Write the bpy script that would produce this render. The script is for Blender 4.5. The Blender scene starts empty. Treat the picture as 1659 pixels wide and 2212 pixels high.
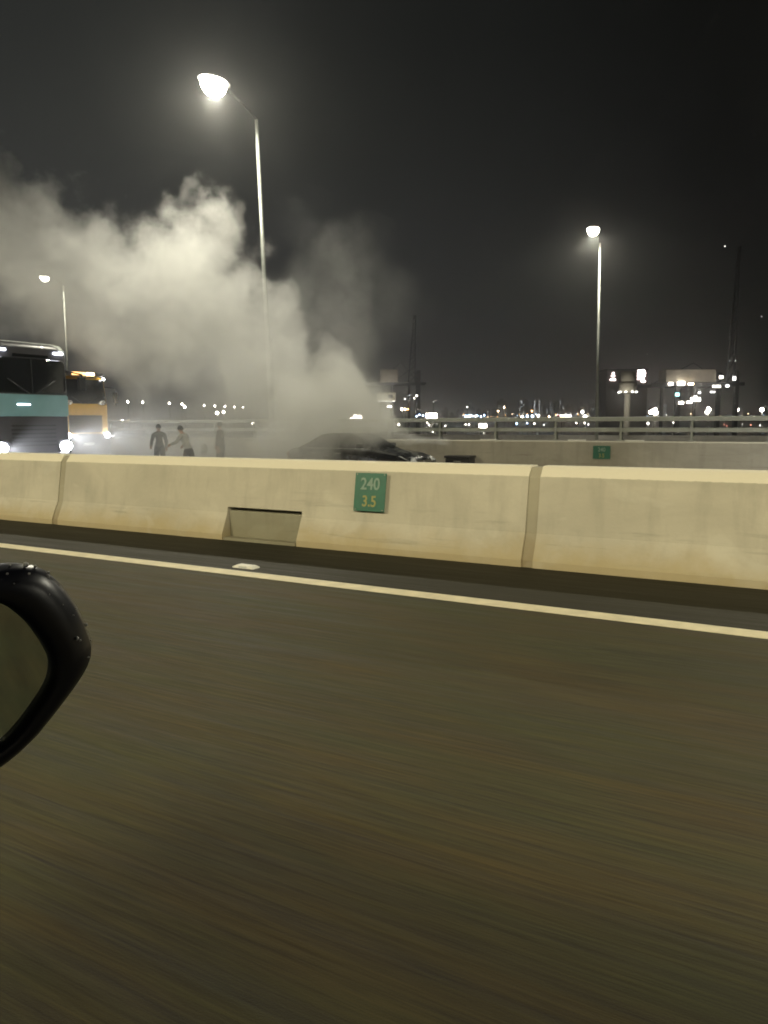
import bpy, bmesh, math, random
from mathutils import Vector, Matrix
random.seed(7)
sc = bpy.context.scene
COL = sc.collection

# ------------------------------------------------------------------ camera
F = 1662.0                      # focal length in pixels of the 1659 x 2212 view
HC = 1.45
YAW = math.radians(60.6)
A_H = Vector((-math.cos(YAW), math.sin(YAW), 0))
R_H = Vector((math.sin(YAW), math.cos(YAW), 0))
PITCH = math.atan(196 / F)
fw = (A_H * math.cos(PITCH) + Vector((0, 0, -math.sin(PITCH)))).normalized()
up = R_H.cross(fw)
ROLL = math.radians(0.3)
rt = R_H * math.cos(ROLL) - up * math.sin(ROLL)
up2 = R_H * math.sin(ROLL) + up * math.cos(ROLL)
cam_d = bpy.data.cameras.new('camera')
cam = bpy.data.objects.new('camera', cam_d); COL.objects.link(cam)
m = Matrix((rt, up2, -fw)).transposed().to_4x4(); m.translation = (0, 0, HC)
cam.matrix_world = m
cam_d.sensor_fit = 'VERTICAL'; cam_d.sensor_height = 36.0
cam_d.lens = 36.0 * F / 2212
cam_d.clip_start = 0.02; cam_d.clip_end = 20000
cam_d.dof.use_dof = True
cam_d.dof.focus_distance = 1.25
cam_d.dof.aperture_fstop = cam_d.lens / 1000 / 0.0021
sc.camera = cam

# ------------------------------------------------------------------ render settings
sc.render.engine = 'CYCLES'
cy = sc.cycles
cy.use_denoising = True
cy.use_adaptive_sampling = False
try: cy.denoiser = 'OPENIMAGEDENOISE'
except Exception: pass
cy.max_bounces = 8; cy.diffuse_bounces = 3; cy.glossy_bounces = 3
cy.transmission_bounces = 4; cy.volume_bounces = 6; cy.transparent_max_bounces = 8
cy.volume_step_rate = 1.0; cy.volume_max_steps = 160
cy.sample_clamp_indirect = 4.0
cy.caustics_reflective = False; cy.caustics_refractive = False
sc.view_settings.view_transform = 'Standard'
sc.view_settings.look = 'None'
sc.view_settings.gamma = 1.0
sc.view_settings.use_curve_mapping = False
sc.view_settings.exposure = 2.3

# ------------------------------------------------------------------ night sky (city glow, slightly stronger at the horizon)
w = bpy.data.worlds.new('World'); sc.world = w; w.use_nodes = True
nt = w.node_tree; nt.nodes.clear()
o_ = nt.nodes.new('ShaderNodeOutputWorld'); bg = nt.nodes.new('ShaderNodeBackground')
tc = nt.nodes.new('ShaderNodeTexCoord'); sp = nt.nodes.new('ShaderNodeSeparateXYZ')
mr = nt.nodes.new('ShaderNodeMapRange'); mr.inputs[1].default_value = -0.05; mr.inputs[2].default_value = 0.42
mx = nt.nodes.new('ShaderNodeMix'); mx.data_type = 'RGBA'
mx.inputs['A'].default_value = (0.0019, 0.0019, 0.0018, 1); mx.inputs['B'].default_value = (0.0007, 0.00075, 0.0007, 1)
nz = nt.nodes.new('ShaderNodeTexNoise'); nz.inputs['Scale'].default_value = 2.2; nz.inputs['Detail'].default_value = 4
mn = nt.nodes.new('ShaderNodeMapRange'); mn.inputs[1].default_value = .3; mn.inputs[2].default_value = .7; mn.inputs[3].default_value = .8; mn.inputs[4].default_value = 1.2
L = nt.links.new
L(tc.outputs['Generated'], sp.inputs[0]); L(sp.outputs['Z'], mr.inputs[0]); L(mr.outputs[0], mx.inputs['Factor'])
L(tc.outputs['Generated'], nz.inputs['Vector']); L(nz.outputs['Fac'], mn.inputs[0])
mg_ = nt.nodes.new('ShaderNodeMapRange'); mg_.interpolation_type = 'SMOOTHSTEP'
for i_, v_ in ((1, -1.0), (2, .0), (3, 7.0), (4, .55)): mg_.inputs[i_].default_value = v_
ml_ = nt.nodes.new('ShaderNodeMath'); ml_.operation = 'MULTIPLY'
L(sp.outputs['X'], mg_.inputs[0]); L(mg_.outputs[0], ml_.inputs[0]); L(mn.outputs[0], ml_.inputs[1])
L(mx.outputs['Result'], bg.inputs['Color']); L(ml_.outputs[0], bg.inputs['Strength']); L(bg.outputs[0], o_.inputs[0])

LAMP_COL = (1.0, 0.88, 0.57)
COOL_COL = (1.0, 0.955, 0.77)
LAMP_W = 2000.0

# ------------------------------------------------------------------ helpers
def at(px, py, D):
    """world point seen at (px, py) of the 1659 x 2212 view, D metres away along the level view axis"""
    r = fw + rt * ((px - 829.5) / F) - up2 * ((py - 1106) / F)
    return Vector((0, 0, HC)) + r * (D / r.dot(A_H))

def tag(o, label=None, cat=None, group=None, kind=None):
    if label: o['label'] = label
    if cat: o['category'] = cat
    if group: o['group'] = group
    if kind: o['kind'] = kind
    return o

def empty(name, loc, rz=0, label=None, cat=None, group=None):
    o = bpy.data.objects.new(name, None); COL.objects.link(o)
    o.location = loc; o.rotation_euler.z = rz; o.empty_display_size = .1
    return tag(o, label, cat, group)

def copy_tree(o, parent=None):
    c = o.copy(); COL.objects.link(c)
    if parent: c.parent = parent
    for ch in list(o.children): copy_tree(ch, c)
    return c

class MB:
    def __init__(s): s.v = []; s.f = []; s.mi = []; s.sm = []
    def add(s, vs, fs, mi=0, smooth=False):
        b = len(s.v); s.v += [tuple(v) for v in vs]
        for f in fs: s.f.append(tuple(i + b for i in f)); s.mi.append(mi); s.sm.append(smooth)
        return s
    def box(s, x0, x1, y0, y1, z0, z1, mi=0):
        vs = [(x, y, z) for x in (x0, x1) for y in (y0, y1) for z in (z0, z1)]
        return s.add(vs, [(0, 1, 3, 2), (4, 6, 7, 5), (0, 4, 5, 1), (2, 3, 7, 6), (0, 2, 6, 4), (1, 5, 7, 3)], mi)
    def bar(s, a, b, r0, r1=None, n=10, mi=0, smooth=True, caps=True):
        a, b = Vector(a), Vector(b); r1 = r0 if r1 is None else r1
        d = (b - a).normalized(); t = Vector((0, 0, 1)) if abs(d.z) < .9 else Vector((1, 0, 0))
        u = d.cross(t).normalized(); v = d.cross(u)
        vs = []
        for p, r in ((a, r0), (b, r1)):
            vs += [p + (u * math.cos(2 * math.pi * i / n) + v * math.sin(2 * math.pi * i / n)) * r for i in range(n)]
        s.add(vs, [(i, (i + 1) % n, n + (i + 1) % n, n + i) for i in range(n)], mi, smooth)
        if caps: s.add(vs, [tuple(range(n))[::-1], tuple(range(n, 2 * n))], mi)
        return s
    def ell(s, c, r, n=12, mth=8, mi=0, z0=-1.0, z1=1.0):
        c = Vector(c); vs = []; fs = []
        for j in range(mth + 1):
            z = math.sin(math.asin(z0) + (math.asin(z1) - math.asin(z0)) * j / mth); q = math.sqrt(max(0, 1 - z * z))
            vs += [(c.x + r[0] * q * math.cos(2 * math.pi * i / n), c.y + r[1] * q * math.sin(2 * math.pi * i / n), c.z + r[2] * z) for i in range(n)]
        for j in range(mth):
            fs += [(j * n + i, j * n + (i + 1) % n, (j + 1) * n + (i + 1) % n, (j + 1) * n + i) for i in range(n)]
        return s.add(vs, fs, mi, True)
    def loft(s, loops, mi=0, smooth=True, cap0=True, cap1=True):
        n = len(loops[0]); vs = [p for l in loops for p in l]; fs = []
        for j in range(len(loops) - 1):
            fs += [(j * n + i, j * n + (i + 1) % n, (j + 1) * n + (i + 1) % n, (j + 1) * n + i) for i in range(n)]
        s.add(vs, fs, mi, smooth)
        if cap0: s.add(loops[0], [tuple(range(n))[::-1]], mi)
        if cap1: s.add(loops[-1], [tuple(range(n))], mi)
        return s
    def prism(s, poly, axis, a, b, mi=0):
        """poly: 2-D outline; axis 'x' (poly = y,z), 'y' (poly = x,z)"""
        mk = (lambda p, t: (t, p[0], p[1])) if axis == 'x' else (lambda p, t: (p[0], t, p[1]))
        return s.loft([[mk(p, a) for p in poly], [mk(p, b) for p in poly]], mi, False)
    def build(s, name, mats, parent=None, bevel=0, seg=2, loc=None):
        me = bpy.data.meshes.new(name); me.from_pydata(s.v, [], s.f)
        if not isinstance(mats, (list, tuple)): mats = [mats]
        for mm in mats: me.materials.append(mm)
        me.polygons.foreach_set('material_index', s.mi); me.polygons.foreach_set('use_smooth', s.sm)
        bm = bmesh.new(); bm.from_mesh(me); bmesh.ops.remove_doubles(bm, verts=bm.verts, dist=1e-5)
        bmesh.ops.recalc_face_normals(bm, faces=bm.faces)
        if bevel:
            es = [e for e in bm.edges if len(e.link_faces) == 2 and e.calc_face_angle(0) > .5]
            bmesh.ops.bevel(bm, geom=es, offset=bevel, segments=seg, affect='EDGES', profile=.5, clamp_overlap=True)
        bm.to_mesh(me); bm.free(); me.update()
        o = bpy.data.objects.new(name, me); COL.objects.link(o)
        if loc: o.location = loc
        if parent: o.parent = parent
        return o

def mat(name, col, rough=.6, metal=0., spec=.5, noise=0., nscale=4., bump=0., bscale=40., coat=0., emit=None, es=0.):
    ma = bpy.data.materials.new(name); ma.use_nodes = True
    n = ma.node_tree.nodes; l = ma.node_tree.links.new; p = n['Principled BSDF']
    p.inputs['Base Color'].default_value = (*col, 1); p.inputs['Roughness'].default_value = rough
    p.inputs['Metallic'].default_value = metal; p.inputs['Specular IOR Level'].default_value = spec
    p.inputs['Coat Weight'].default_value = coat
    if emit: p.inputs['Emission Color'].default_value = (*emit, 1); p.inputs['Emission Strength'].default_value = es
    g = n.new('ShaderNodeTexCoord')
    if noise:
        t = n.new('ShaderNodeTexNoise'); t.inputs['Scale'].default_value = nscale; t.inputs['Detail'].default_value = 6
        l(g.outputs['Object'], t.inputs['Vector'])
        mrn = n.new('ShaderNodeMapRange'); mrn.inputs[1].default_value = .3; mrn.inputs[2].default_value = .7
        mrn.inputs[3].default_value = 1 - noise; mrn.inputs[4].default_value = 1 + noise
        l(t.outputs['Fac'], mrn.inputs[0])
        v = n.new('ShaderNodeVectorMath'); v.operation = 'SCALE'; v.inputs[0].default_value = col
        l(mrn.outputs[0], v.inputs['Scale']); l(v.outputs[0], p.inputs['Base Color'])
        rr = n.new('ShaderNodeMapRange'); rr.inputs[3].default_value = max(0, rough - .1); rr.inputs[4].default_value = min(1, rough + .12)
        l(t.outputs['Fac'], rr.inputs[0]); l(rr.outputs[0], p.inputs['Roughness'])
    if bump:
        t2 = n.new('ShaderNodeTexNoise'); t2.inputs['Scale'].default_value = bscale; t2.inputs['Detail'].default_value = 5
        l(g.outputs['Object'], t2.inputs['Vector'])
        bu = n.new('ShaderNodeBump'); bu.inputs['Strength'].default_value = bump; bu.inputs['Distance'].default_value = .02
        l(t2.outputs['Fac'], bu.inputs['Height']); l(bu.outputs[0], p.inputs['Normal'])
    return ma

def emis(name, col, s):
    ma = bpy.data.materials.new(name); ma.use_nodes = True; n = ma.node_tree.nodes
    n.remove(n['Principled BSDF']); e = n.new('ShaderNodeEmission')
    e.inputs[0].default_value = (*col, 1); e.inputs[1].default_value = s
    ma.node_tree.links.new(e.outputs[0], n['Material Output'].inputs[0])
    ma.cycles.emission_sampling = 'NONE'
    return ma

# ------------------------------------------------------------------ special materials
def math_node(n, l, op, a, b=None, c=None, clamp=False):
    x = n.new('ShaderNodeMath'); x.operation = op; x.use_clamp = clamp
    for i, v in enumerate((a, b, c)):
        if v is None: continue
        if isinstance(v, (int, float)): x.inputs[i].default_value = v
        else: l(v, x.inputs[i])
    return x.outputs[0]

def maprange(n, l, v, a, b, c=0., d=1., smooth=False):
    x = n.new('ShaderNodeMapRange'); x.clamp = True
    if smooth: x.interpolation_type = 'SMOOTHSTEP'
    l(v, x.inputs[0])
    for i, q in enumerate((a, b, c, d)):
        if isinstance(q, (int, float)): x.inputs[i + 1].default_value = q
        else: l(q, x.inputs[i + 1])
    return x.outputs[0]

def noise(n, l, vec, scale, detail=5., rough=.55, dist=0.):
    t = n.new('ShaderNodeTexNoise'); t.inputs['Scale'].default_value = scale
    t.inputs['Detail'].default_value = detail; t.inputs['Roughness'].default_value = rough; t.inputs['Distortion'].default_value = dist
    l(vec, t.inputs['Vector']); return t.outputs['Fac']

def scaled(n, l, vec, s, off=(0, 0, 0)):
    x = n.new('ShaderNodeMapping'); x.inputs['Scale'].default_value = s; x.inputs['Location'].default_value = off
    l(vec, x.inputs[0]); return x.outputs[0]

def mixc(n, l, fac, a, b, mode='MIX'):
    x = n.new('ShaderNodeMix'); x.data_type = 'RGBA'; x.blend_type = mode
    for k, v in (('Factor', fac), ('A', a), ('B', b)):
        if isinstance(v, (int, float)): x.inputs[k].default_value = v
        elif isinstance(v, tuple): x.inputs[k].default_value = (*v, 1)
        else: l(v, x.inputs[k])
    return x.outputs['Result']

def asphalt(name, lane=(.046, .0392, .0145), dark=(.020, .0185, .010), band=None):
    ma = bpy.data.materials.new(name); ma.use_nodes = True
    n = ma.node_tree.nodes; l = ma.node_tree.links.new; p = n['Principled BSDF']
    g = n.new('ShaderNodeNewGeometry').outputs['Position']
    # brushed and tyre-polished streaks along the road
    s1 = noise(n, l, scaled(n, l, g, (.55, 14, 1)), 1.0, 7, .62)
    s2 = noise(n, l, scaled(n, l, g, (1.6, 42, 1), (3, 1, 0)), 1.0, 5, .6)
    bl = noise(n, l, scaled(n, l, g, (.35, 1.1, 1)), 1.0, 6, .6, .4)
    gr = noise(n, l, g, 170, 3, .7)
    v = math_node(n, l, 'MULTIPLY_ADD', s1, 1.5, -.75)
    v = math_node(n, l, 'ADD', v, math_node(n, l, 'MULTIPLY_ADD', s2, 1.6, -.8))
    v = math_node(n, l, 'ADD', v, math_node(n, l, 'MULTIPLY_ADD', bl, .5, -.25))
    v = math_node(n, l, 'ADD', v, math_node(n, l, 'MULTIPLY_ADD', gr, .5, -.25))
    s3 = noise(n, l, scaled(n, l, g, (3.5, 110, 1), (1, 5, 0)), 1.0, 4, .65)
    v = math_node(n, l, 'ADD', v, math_node(n, l, 'MULTIPLY_ADD', s3, 1.3, -.65))
    v = math_node(n, l, 'ADD', v, 1.0)
    v = math_node(n, l, 'MAXIMUM', v, .2)
    hue = noise(n, l, scaled(n, l, g, (.5, 2.2, 1), (7, 2, 0)), 1.0, 4, .6)
    c = mixc(n, l, maprange(n, l, hue, .38, .62), (lane[0] * 1.10, lane[1] * .98, lane[2] * .90), (lane[0] * .90, lane[1] * 1.03, lane[2] * 1.0))
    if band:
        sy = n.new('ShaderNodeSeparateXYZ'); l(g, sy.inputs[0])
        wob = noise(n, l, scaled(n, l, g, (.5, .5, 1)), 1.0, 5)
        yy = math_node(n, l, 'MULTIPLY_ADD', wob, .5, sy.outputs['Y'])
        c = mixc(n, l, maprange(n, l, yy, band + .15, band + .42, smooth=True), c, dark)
    vm = n.new('ShaderNodeVectorMath'); vm.operation = 'SCALE'
    l(c, vm.inputs[0]); l(v, vm.inputs['Scale']); l(vm.outputs[0], p.inputs['Base Color'])
    l(maprange(n, l, s1, .3, .7, .58, .82), p.inputs['Roughness'])
    p.inputs['Specular IOR Level'].default_value = .27
    bu = n.new('ShaderNodeBump'); bu.inputs['Strength'].default_value = .35; bu.inputs['Distance'].default_value = .01
    hh = math_node(n, l, 'ADD', math_node(n, l, 'MULTIPLY', gr, .7), s2)
    l(hh, bu.inputs['Height']); l(bu.outputs[0], p.inputs['Normal'])
    return ma

def concrete(name, col, stain=(.30, .22, .10), z_stain=.0, amount=.8, cap=0):
    ma = bpy.data.materials.new(name); ma.use_nodes = True
    n = ma.node_tree.nodes; l = ma.node_tree.links.new; p = n['Principled BSDF']
    g = n.new('ShaderNodeNewGeometry').outputs['Position']
    sep = n.new('ShaderNodeSeparateXYZ'); l(g, sep.inputs[0])
    big = noise(n, l, scaled(n, l, g, (.7, .7, 1.3)), 1.0, 6, .6, .5)
    fine = noise(n, l, g, 26, 6, .65)
    run = noise(n, l, scaled(n, l, g, (5.5, 5.5, .5)), 1.0, 5, .6)          # rain streaks
    c = mixc(n, l, maprange(n, l, big, .35, .65), tuple(x * .86 for x in col), tuple(x * 1.08 for x in col))
    c = mixc(n, l, maprange(n, l, run, .50, .76, 0, .46), c, tuple(x * .62 for x in col))
    c = mixc(n, l, maprange(n, l, fine, .55, .8, 0, .22), c, tuple(x * .7 for x in col))
    # rusty splash line near the road, ragged
    zz = math_node(n, l, 'ADD', sep.outputs['Z'], math_node(n, l, 'MULTIPLY_ADD', noise(n, l, scaled(n, l, g, (1.6, 1.6, 1.6), (4, 0, 0)), 1.0, 6, .65), -.5, .25))
    c = mixc(n, l, maprange(n, l, zz, z_stain + .34, z_stain + .02, 0, amount, True), c, stain)
    scr = noise(n, l, scaled(n, l, g, (.55, 9, 9), (2, 0, 0)), 1.0, 7, .7)               # tyre and plough scuffs
    band_ = math_node(n, l, 'MULTIPLY', maprange(n, l, sep.outputs['Z'], .75, .25), maprange(n, l, sep.outputs['Z'], .05, .2))
    c = mixc(n, l, math_node(n, l, 'MULTIPLY', maprange(n, l, scr, .57, .68, 0, .55), band_), c, tuple(x * .35 for x in col))
    pat = noise(n, l, scaled(n, l, g, (1.3, 1, 2.2), (11, 0, 5)), 1.0, 3, .5, 1.2)
    c = mixc(n, l, maprange(n, l, pat, .60, .64, 0, .16), c, tuple(min(.8, x * 1.25) for x in (col[0] * .96, col[1], col[2] * 1.05)))
    if cap:                                                                   # coping coloured paler to stand in for lamplight on the chamfer
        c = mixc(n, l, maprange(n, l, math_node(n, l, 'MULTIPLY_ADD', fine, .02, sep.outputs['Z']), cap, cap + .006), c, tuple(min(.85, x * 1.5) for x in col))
    l(c, p.inputs['Base Color']); p.inputs['Roughness'].default_value = .85; p.inputs['Specular IOR Level'].default_value = .25
    bu = n.new('ShaderNodeBump'); bu.inputs['Strength'].default_value = .25; bu.inputs['Distance'].default_value = .01
    l(fine, bu.inputs['Height']); l(bu.outputs[0], p.inputs['Normal'])
    return ma

M = {}
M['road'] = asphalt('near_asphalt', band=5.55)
M['far_road'] = asphalt('far_asphalt', lane=(.06, .06, .056))
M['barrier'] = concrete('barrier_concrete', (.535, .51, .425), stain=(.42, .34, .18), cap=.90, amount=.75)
M['panel'] = concrete('panel_concrete', (.30, .29, .22), stain=(.22, .20, .13), amount=.5)
M['filler'] = concrete('joint_concrete', (.40, .375, .29), stain=(.28, .22, .12))
M['wall'] = concrete('parapet_concrete', (.42, .395, .33), stain=(.2, .17, .12), z_stain=-.35)
M['deck'] = concrete('deck_concrete', (.22, .21, .19), amount=0)
M['line'] = mat('road_paint', (.72, .66, .47), .6, noise=.14, nscale=7)
M['steel'] = mat('galvanised_steel', (.27, .28, .25), .6, .2, noise=.12, nscale=3)
M['pole'] = mat('pole_steel', (.24, .25, .23), .45, .3, noise=.1)
M['housing'] = mat('lamp_housing', (.09, .09, .09), .5, .4)
M['lens'] = emis('lamp_lens', (1.0, .90, .66), 14.0)
M['lens_blaze'] = emis('lamp_lens_blaze', (1.0, .93, .76), 11.0)
M['black'] = mat('black_plastic', (.012, .012, .014), .38, noise=.15, nscale=9)
M['gloss'] = mat('black_gloss', (.003, .0038, .009), .33, spec=.35)
M['rubber'] = mat('tyre_rubber', (.02, .02, .02), .85, noise=.2, nscale=20)
M['glass'] = mat('dark_window_glass', (.012, .014, .016), .06, spec=.6, coat=.3)
M['mirror'] = mat('mirror_glass', (.42, .47, .46), .03, 1.0)
M['drop'] = mat('water_drop', (.9, .9, .9), .12, spec=.8); M['drop'].node_tree.nodes['Principled BSDF'].inputs['Transmission Weight'].default_value = .45
M['teal'] = mat('teal_paint', (.22, .42, .46), .35, noise=.08, nscale=2, coat=.4)
M['coach_dark'] = mat('coach_dark_paint', (.055, .054, .064), .35, noise=.12, nscale=2, coat=.4)
M['coach_white'] = mat('coach_white_paint', (.68, .72, .68), .4, noise=.06, nscale=2)
M['yellow'] = mat('yellow_paint', (.62, .36, .045), .38, noise=.1, nscale=3, coat=.3)
M['cargo'] = mat('cargo_white', (.5, .5, .46), .5, noise=.1, nscale=2)
M['chrome'] = mat('bright_metal', (.62, .62, .60), .25, .9, noise=.06)
M['car'] = mat('car_dark_paint', (.012, .013, .016), .25, noise=.12, nscale=3, coat=.7)
M['own'] = mat('own_car_paint', (.05, .05, .06), .3, coat=.5)
M['head'] = emis('headlamp_beam', (.93, .94, 1.0), 14.0)
M['headw'] = emis('headlamp_glow', (1.0, .95, .92), 8.0)
M['amber'] = emis('amber_marker', (1.0, .50, .16), 1.2)
M['amberhot'] = emis('amber_marker_bright', (1.0, .62, .28), 5.0)
M['strip'] = emis('white_marker', (.86, .90, 1.0), 2.2)
M['lampglass'] = mat('lamp_glass', (.55, .57, .58), .12, spec=.7, coat=.5)
M['redlamp'] = mat('red_lamp', (.3, .01, .01), .2, coat=.5)
M['green'] = mat('sign_green', (.012, .12, .075), .4, noise=.1, nscale=12)
M['white'] = mat('sign_white', (.21, .31, .26), .5, noise=.1, nscale=20)
M['signyel'] = mat('sign_yellow', (.29, .28, .09), .5, noise=.1, nscale=20)
M['dirtywhite'] = mat('dirty_white', (.75, .75, .70), .5)
M['crane'] = mat('crane_grey_blue', (.05, .052, .058), .6, noise=.15, nscale=.2)
M['crane_house'] = mat('crane_house', (.34, .31, .25), .7, noise=.15, nscale=.3, emit=(.5, .42, .33), es=.0)
M['farmast'] = mat('mast_concrete', (.34, .32, .25), .8, noise=.12, nscale=.5)
M['tower'] = mat('tower_facade', (.16, .15, .14), .8, noise=.2, nscale=.05)
M['ground'] = mat('terminal_ground', (.06, .06, .055), .8, noise=.3, nscale=.02)
M['hill'] = mat('hill_wood', (.03, .04, .025), .95, noise=.4, nscale=.01)
M['water'] = mat('sea_water', (.004, .006, .008), .12, bump=.4, bscale=.6)
E = {'white': emis('far_white', (1, .93, .80), 3), 'warm': emis('far_warm', (1, .74, .45), 4), 'blue': emis('far_blue', (.5, .72, 1), 2.5),
     'orange': emis('far_orange', (1, .5, .16), 3), 'hot': emis('far_floodlight', (1, .90, .76), 6), 'dim': emis('far_dim', (.85, .9, .9), .5),
     'dimmer': emis('far_dimmer', (.9, .88, .75), .10), 'cyan': emis('far_cyan', (.4, .9, .9), 1.0), 'green': emis('far_green', (.2, 1, .6), 2),
     'pink': emis('lit_floor_pink', (1, .80, .76), 2.2), 'red': emis('far_red', (1, .35, .25), .5), 'mid': emis('far_mid', (.95, .92, .85), 1.0)}

# ------------------------------------------------------------------ setting
Z2 = -0.35                       # level of the opposite carriageway (crossfall)
def sheet(name, x0, x1, y0, y1, z, ma):
    o = MB().add([(x0, y0, z), (x1, y0, z), (x1, y1, z), (x0, y1, z)], [(0, 1, 2, 3)]).build(name, ma)
    return tag(o, kind='structure')
sheet('road', -260, 160, -12.2, 7.6, 0, M['road'])
sheet('opposite_road', -260, 160, 7.7, 23.62, Z2, M['far_road'])
tag(MB().box(-260, 160, -12.9, 24.6, -2.2, -.42).build('bridge_deck', M['deck']), kind='structure')
tag(MB().box(-260, 160, 5.58, 5.765, .0005, .0045).build('edge_line', M['line']), kind='structure')
sheet('opposite_edge_line', -260, 160, 22.4, 22.55, Z2 + .004, M['line'])
sheet('opposite_inner_line', -260, 160, 8.5, 8.65, Z2 + .004, M['line'])
for yl in (12.2, 15.9, 19.4):
    b = MB()
    for k in range(40):
        x = -200 + k * 9; b.add([(x, yl, Z2 + .004), (x + 2, yl, Z2 + .004), (x + 2, yl + .1, Z2 + .004), (x, yl + .1, Z2 + .004)], [(0, 1, 2, 3)])
    tag(b.build('lane_line', M['line']), kind='structure')
sheet('water', -9000, 9000, -3000, 9000, -20, M['water'])
tag(MB().box(-500, 900, 120, 900, -22, -16).build('terminal_ground', M['ground']), kind='structure')
# far shore with low hills
def hill(name, cx, cy_, rx, ry, h, seed):
    rnd = random.Random(seed); vs = []; n = 28; fs = []
    ph = [rnd.random() * 6 for _ in range(6)]
    for j in range(n + 1):
        for i in range(n + 1):
            u = i / n * 2 - 1; v = j / n * 2 - 1
            r = max(0, 1 - u * u) * max(0, 1 - v * v)
            z = h * r * (.75 + .25 * math.sin(u * 7 + ph[0]) * math.cos(v * 5 + ph[1]) + .12 * math.sin(u * 19 + ph[2] + v * 11))
            vs.append((cx + rx * u, cy_ + ry * v, -21 + z * 1.0))
    for j in range(n):
        for i in range(n): a = j * (n + 1) + i; fs.append((a, a + 1, a + n + 2, a + n + 1))
    tag(MB().add(vs, fs, 0, True).build(name, M['hill']), kind='structure')
hill('shore_hill', -900, 3600, 2600, 700, 55, 3)
hill('shore_hill', 1200, 3900, 1600, 700, 95, 5)
hill('shore_hill', -3300, 2900, 1300, 900, 60, 8)

# ------------------------------------------------------------------ median barrier
YB = 7.24
PROF = [(0, 0), (0, .07), (.115, .33), (.205, .895), (.275, .985), (.30, .995), (.46, .995), (.49, .985), (.56, .895), (.65, .33), (.765, .0 + Z2 * .0), (.765, -.36), (0.02, -.36)]
def seg_mesh(x0, x1, pocket=None):
    b = MB(); prof = [(YB + y, z) for y, z in PROF]
    if not pocket: b.prism(prof, 'x', x0, x1); return b
    p0, p1, pz = pocket
    b.prism(prof, 'x', x0, p0); b.prism(prof, 'x', p1, x1)
    yf = YB + .115 + (.205 - .115) * (pz - .33) / (.895 - .33)
    upper = [(yf, pz)] + prof[3:12] + [(YB + .30, -.36), (YB + .30, pz)]
    b.prism(upper, 'x', p0, p1)
    return b
med = empty('median_barrier', (-6, YB + .3, 0), 0, 'long pale concrete barrier with stained base across the whole photo beside the road', 'barrier')
SEG = 7.06; J0 = -2.46
mesh_seg = None
for k in range(-20, 8):
    x1 = J0 + k * SEG; x0 = x1 - SEG
    if k == 0:
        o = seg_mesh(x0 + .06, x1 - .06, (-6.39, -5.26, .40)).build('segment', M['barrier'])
    elif mesh_seg is None:
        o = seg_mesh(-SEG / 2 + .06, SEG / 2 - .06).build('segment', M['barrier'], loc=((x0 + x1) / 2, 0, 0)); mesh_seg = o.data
    else:
        o = bpy.data.objects.new('segment', mesh_seg); COL.objects.link(o); o.location = ((x0 + x1) / 2, 0, 0)
    o.parent = med; o.matrix_parent_inverse = Matrix.Translation(-med.location)
    f = MB().prism([(YB + y * .955 + .018, z * .985) for y, z in PROF[:-3]] + [(YB + .7, -.36), (YB + .05, -.36)], 'x', x1 - .07, x1 + .07).build('joint_filler', M['filler'])
    f.parent = med; f.matrix_parent_inverse = Matrix.Translation(-med.location)
pn = MB().box(-6.37, -5.28, YB + .135, YB + .295, -.02, .355).build('drain_panel', M['panel'], bevel=.01)
pn['label'] = 'darker concrete panel set into the foot of the barrier'
pn.parent = med; pn.matrix_parent_inverse = Matrix.Translation(-med.location)
ld = MB().box(-6.37, -5.28, YB + .0, YB + .13, -.01, .035).build('drain_ledge', M['panel'], bevel=.006)
ld.parent = med; ld.matrix_parent_inverse = Matrix.Translation(-med.location)

# distance marker plates
def digits(txt, size, loc, ma, parent, name):
    cu = bpy.data.curves.new(name, 'FONT'); cu.body = txt; cu.size = size; cu.extrude = .002; cu.align_x = 'CENTER'; cu.align_y = 'CENTER'
    cu.offset = size * .018
    to = bpy.data.objects.new(name, cu); COL.objects.link(to)
    dg = bpy.context.evaluated_depsgraph_get()
    me = bpy.data.meshes.new_from_object(to.evaluated_get(dg)); bpy.data.objects.remove(to)
    me.materials.clear(); me.materials.append(ma)
    o = bpy.data.objects.new(name, me); COL.objects.link(o); o.parent = parent; o.location = loc
    o.rotation_euler = (math.pi / 2, 0, 0); o.scale = (.9, 1, 1)
    return o
def marker(loc, w_, h_, tilt, label, top, bottom):
    t = empty('distance_marker', loc, 0, label, 'sign')
    t.rotation_euler.x = tilt
    MB().box(-w_ / 2, w_ / 2, -.004, .004, -h_ / 2, h_ / 2).build('plate', M['green'], t, bevel=.003)
    digits(top, h_ * .43, (0, -.006, h_ * .20), M['white'], t, 'digits')
    digits(bottom, h_ * .40, (0, -.006, -h_ * .25), M['signyel'], t, 'digits')
    for sx in (-1, 1):
        for sz in (-1, 1): MB().bar((sx * w_ * .44, -.003, sz * h_ * .46), (sx * w_ * .44, -.009, sz * h_ * .46), .008, n=8).build('bolt', M['steel'], t)
    MB().box(-w_ * .4, w_ * .4, .004, .03, -h_ * .4, h_ * .4).build('bracket', M['steel'], t)
    return t
marker((-4.33, YB + .128, .665), .40, .43, -.157, 'square green marker plate with white and yellow digits on the near barrier', '240', '3.5')
wl = at(1308, 976, 23.75)
marker((wl.x, 23.555, wl.z), .52, .40, 0, 'small dark green marker plate on the far parapet wall', '240', '3.5')

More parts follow.
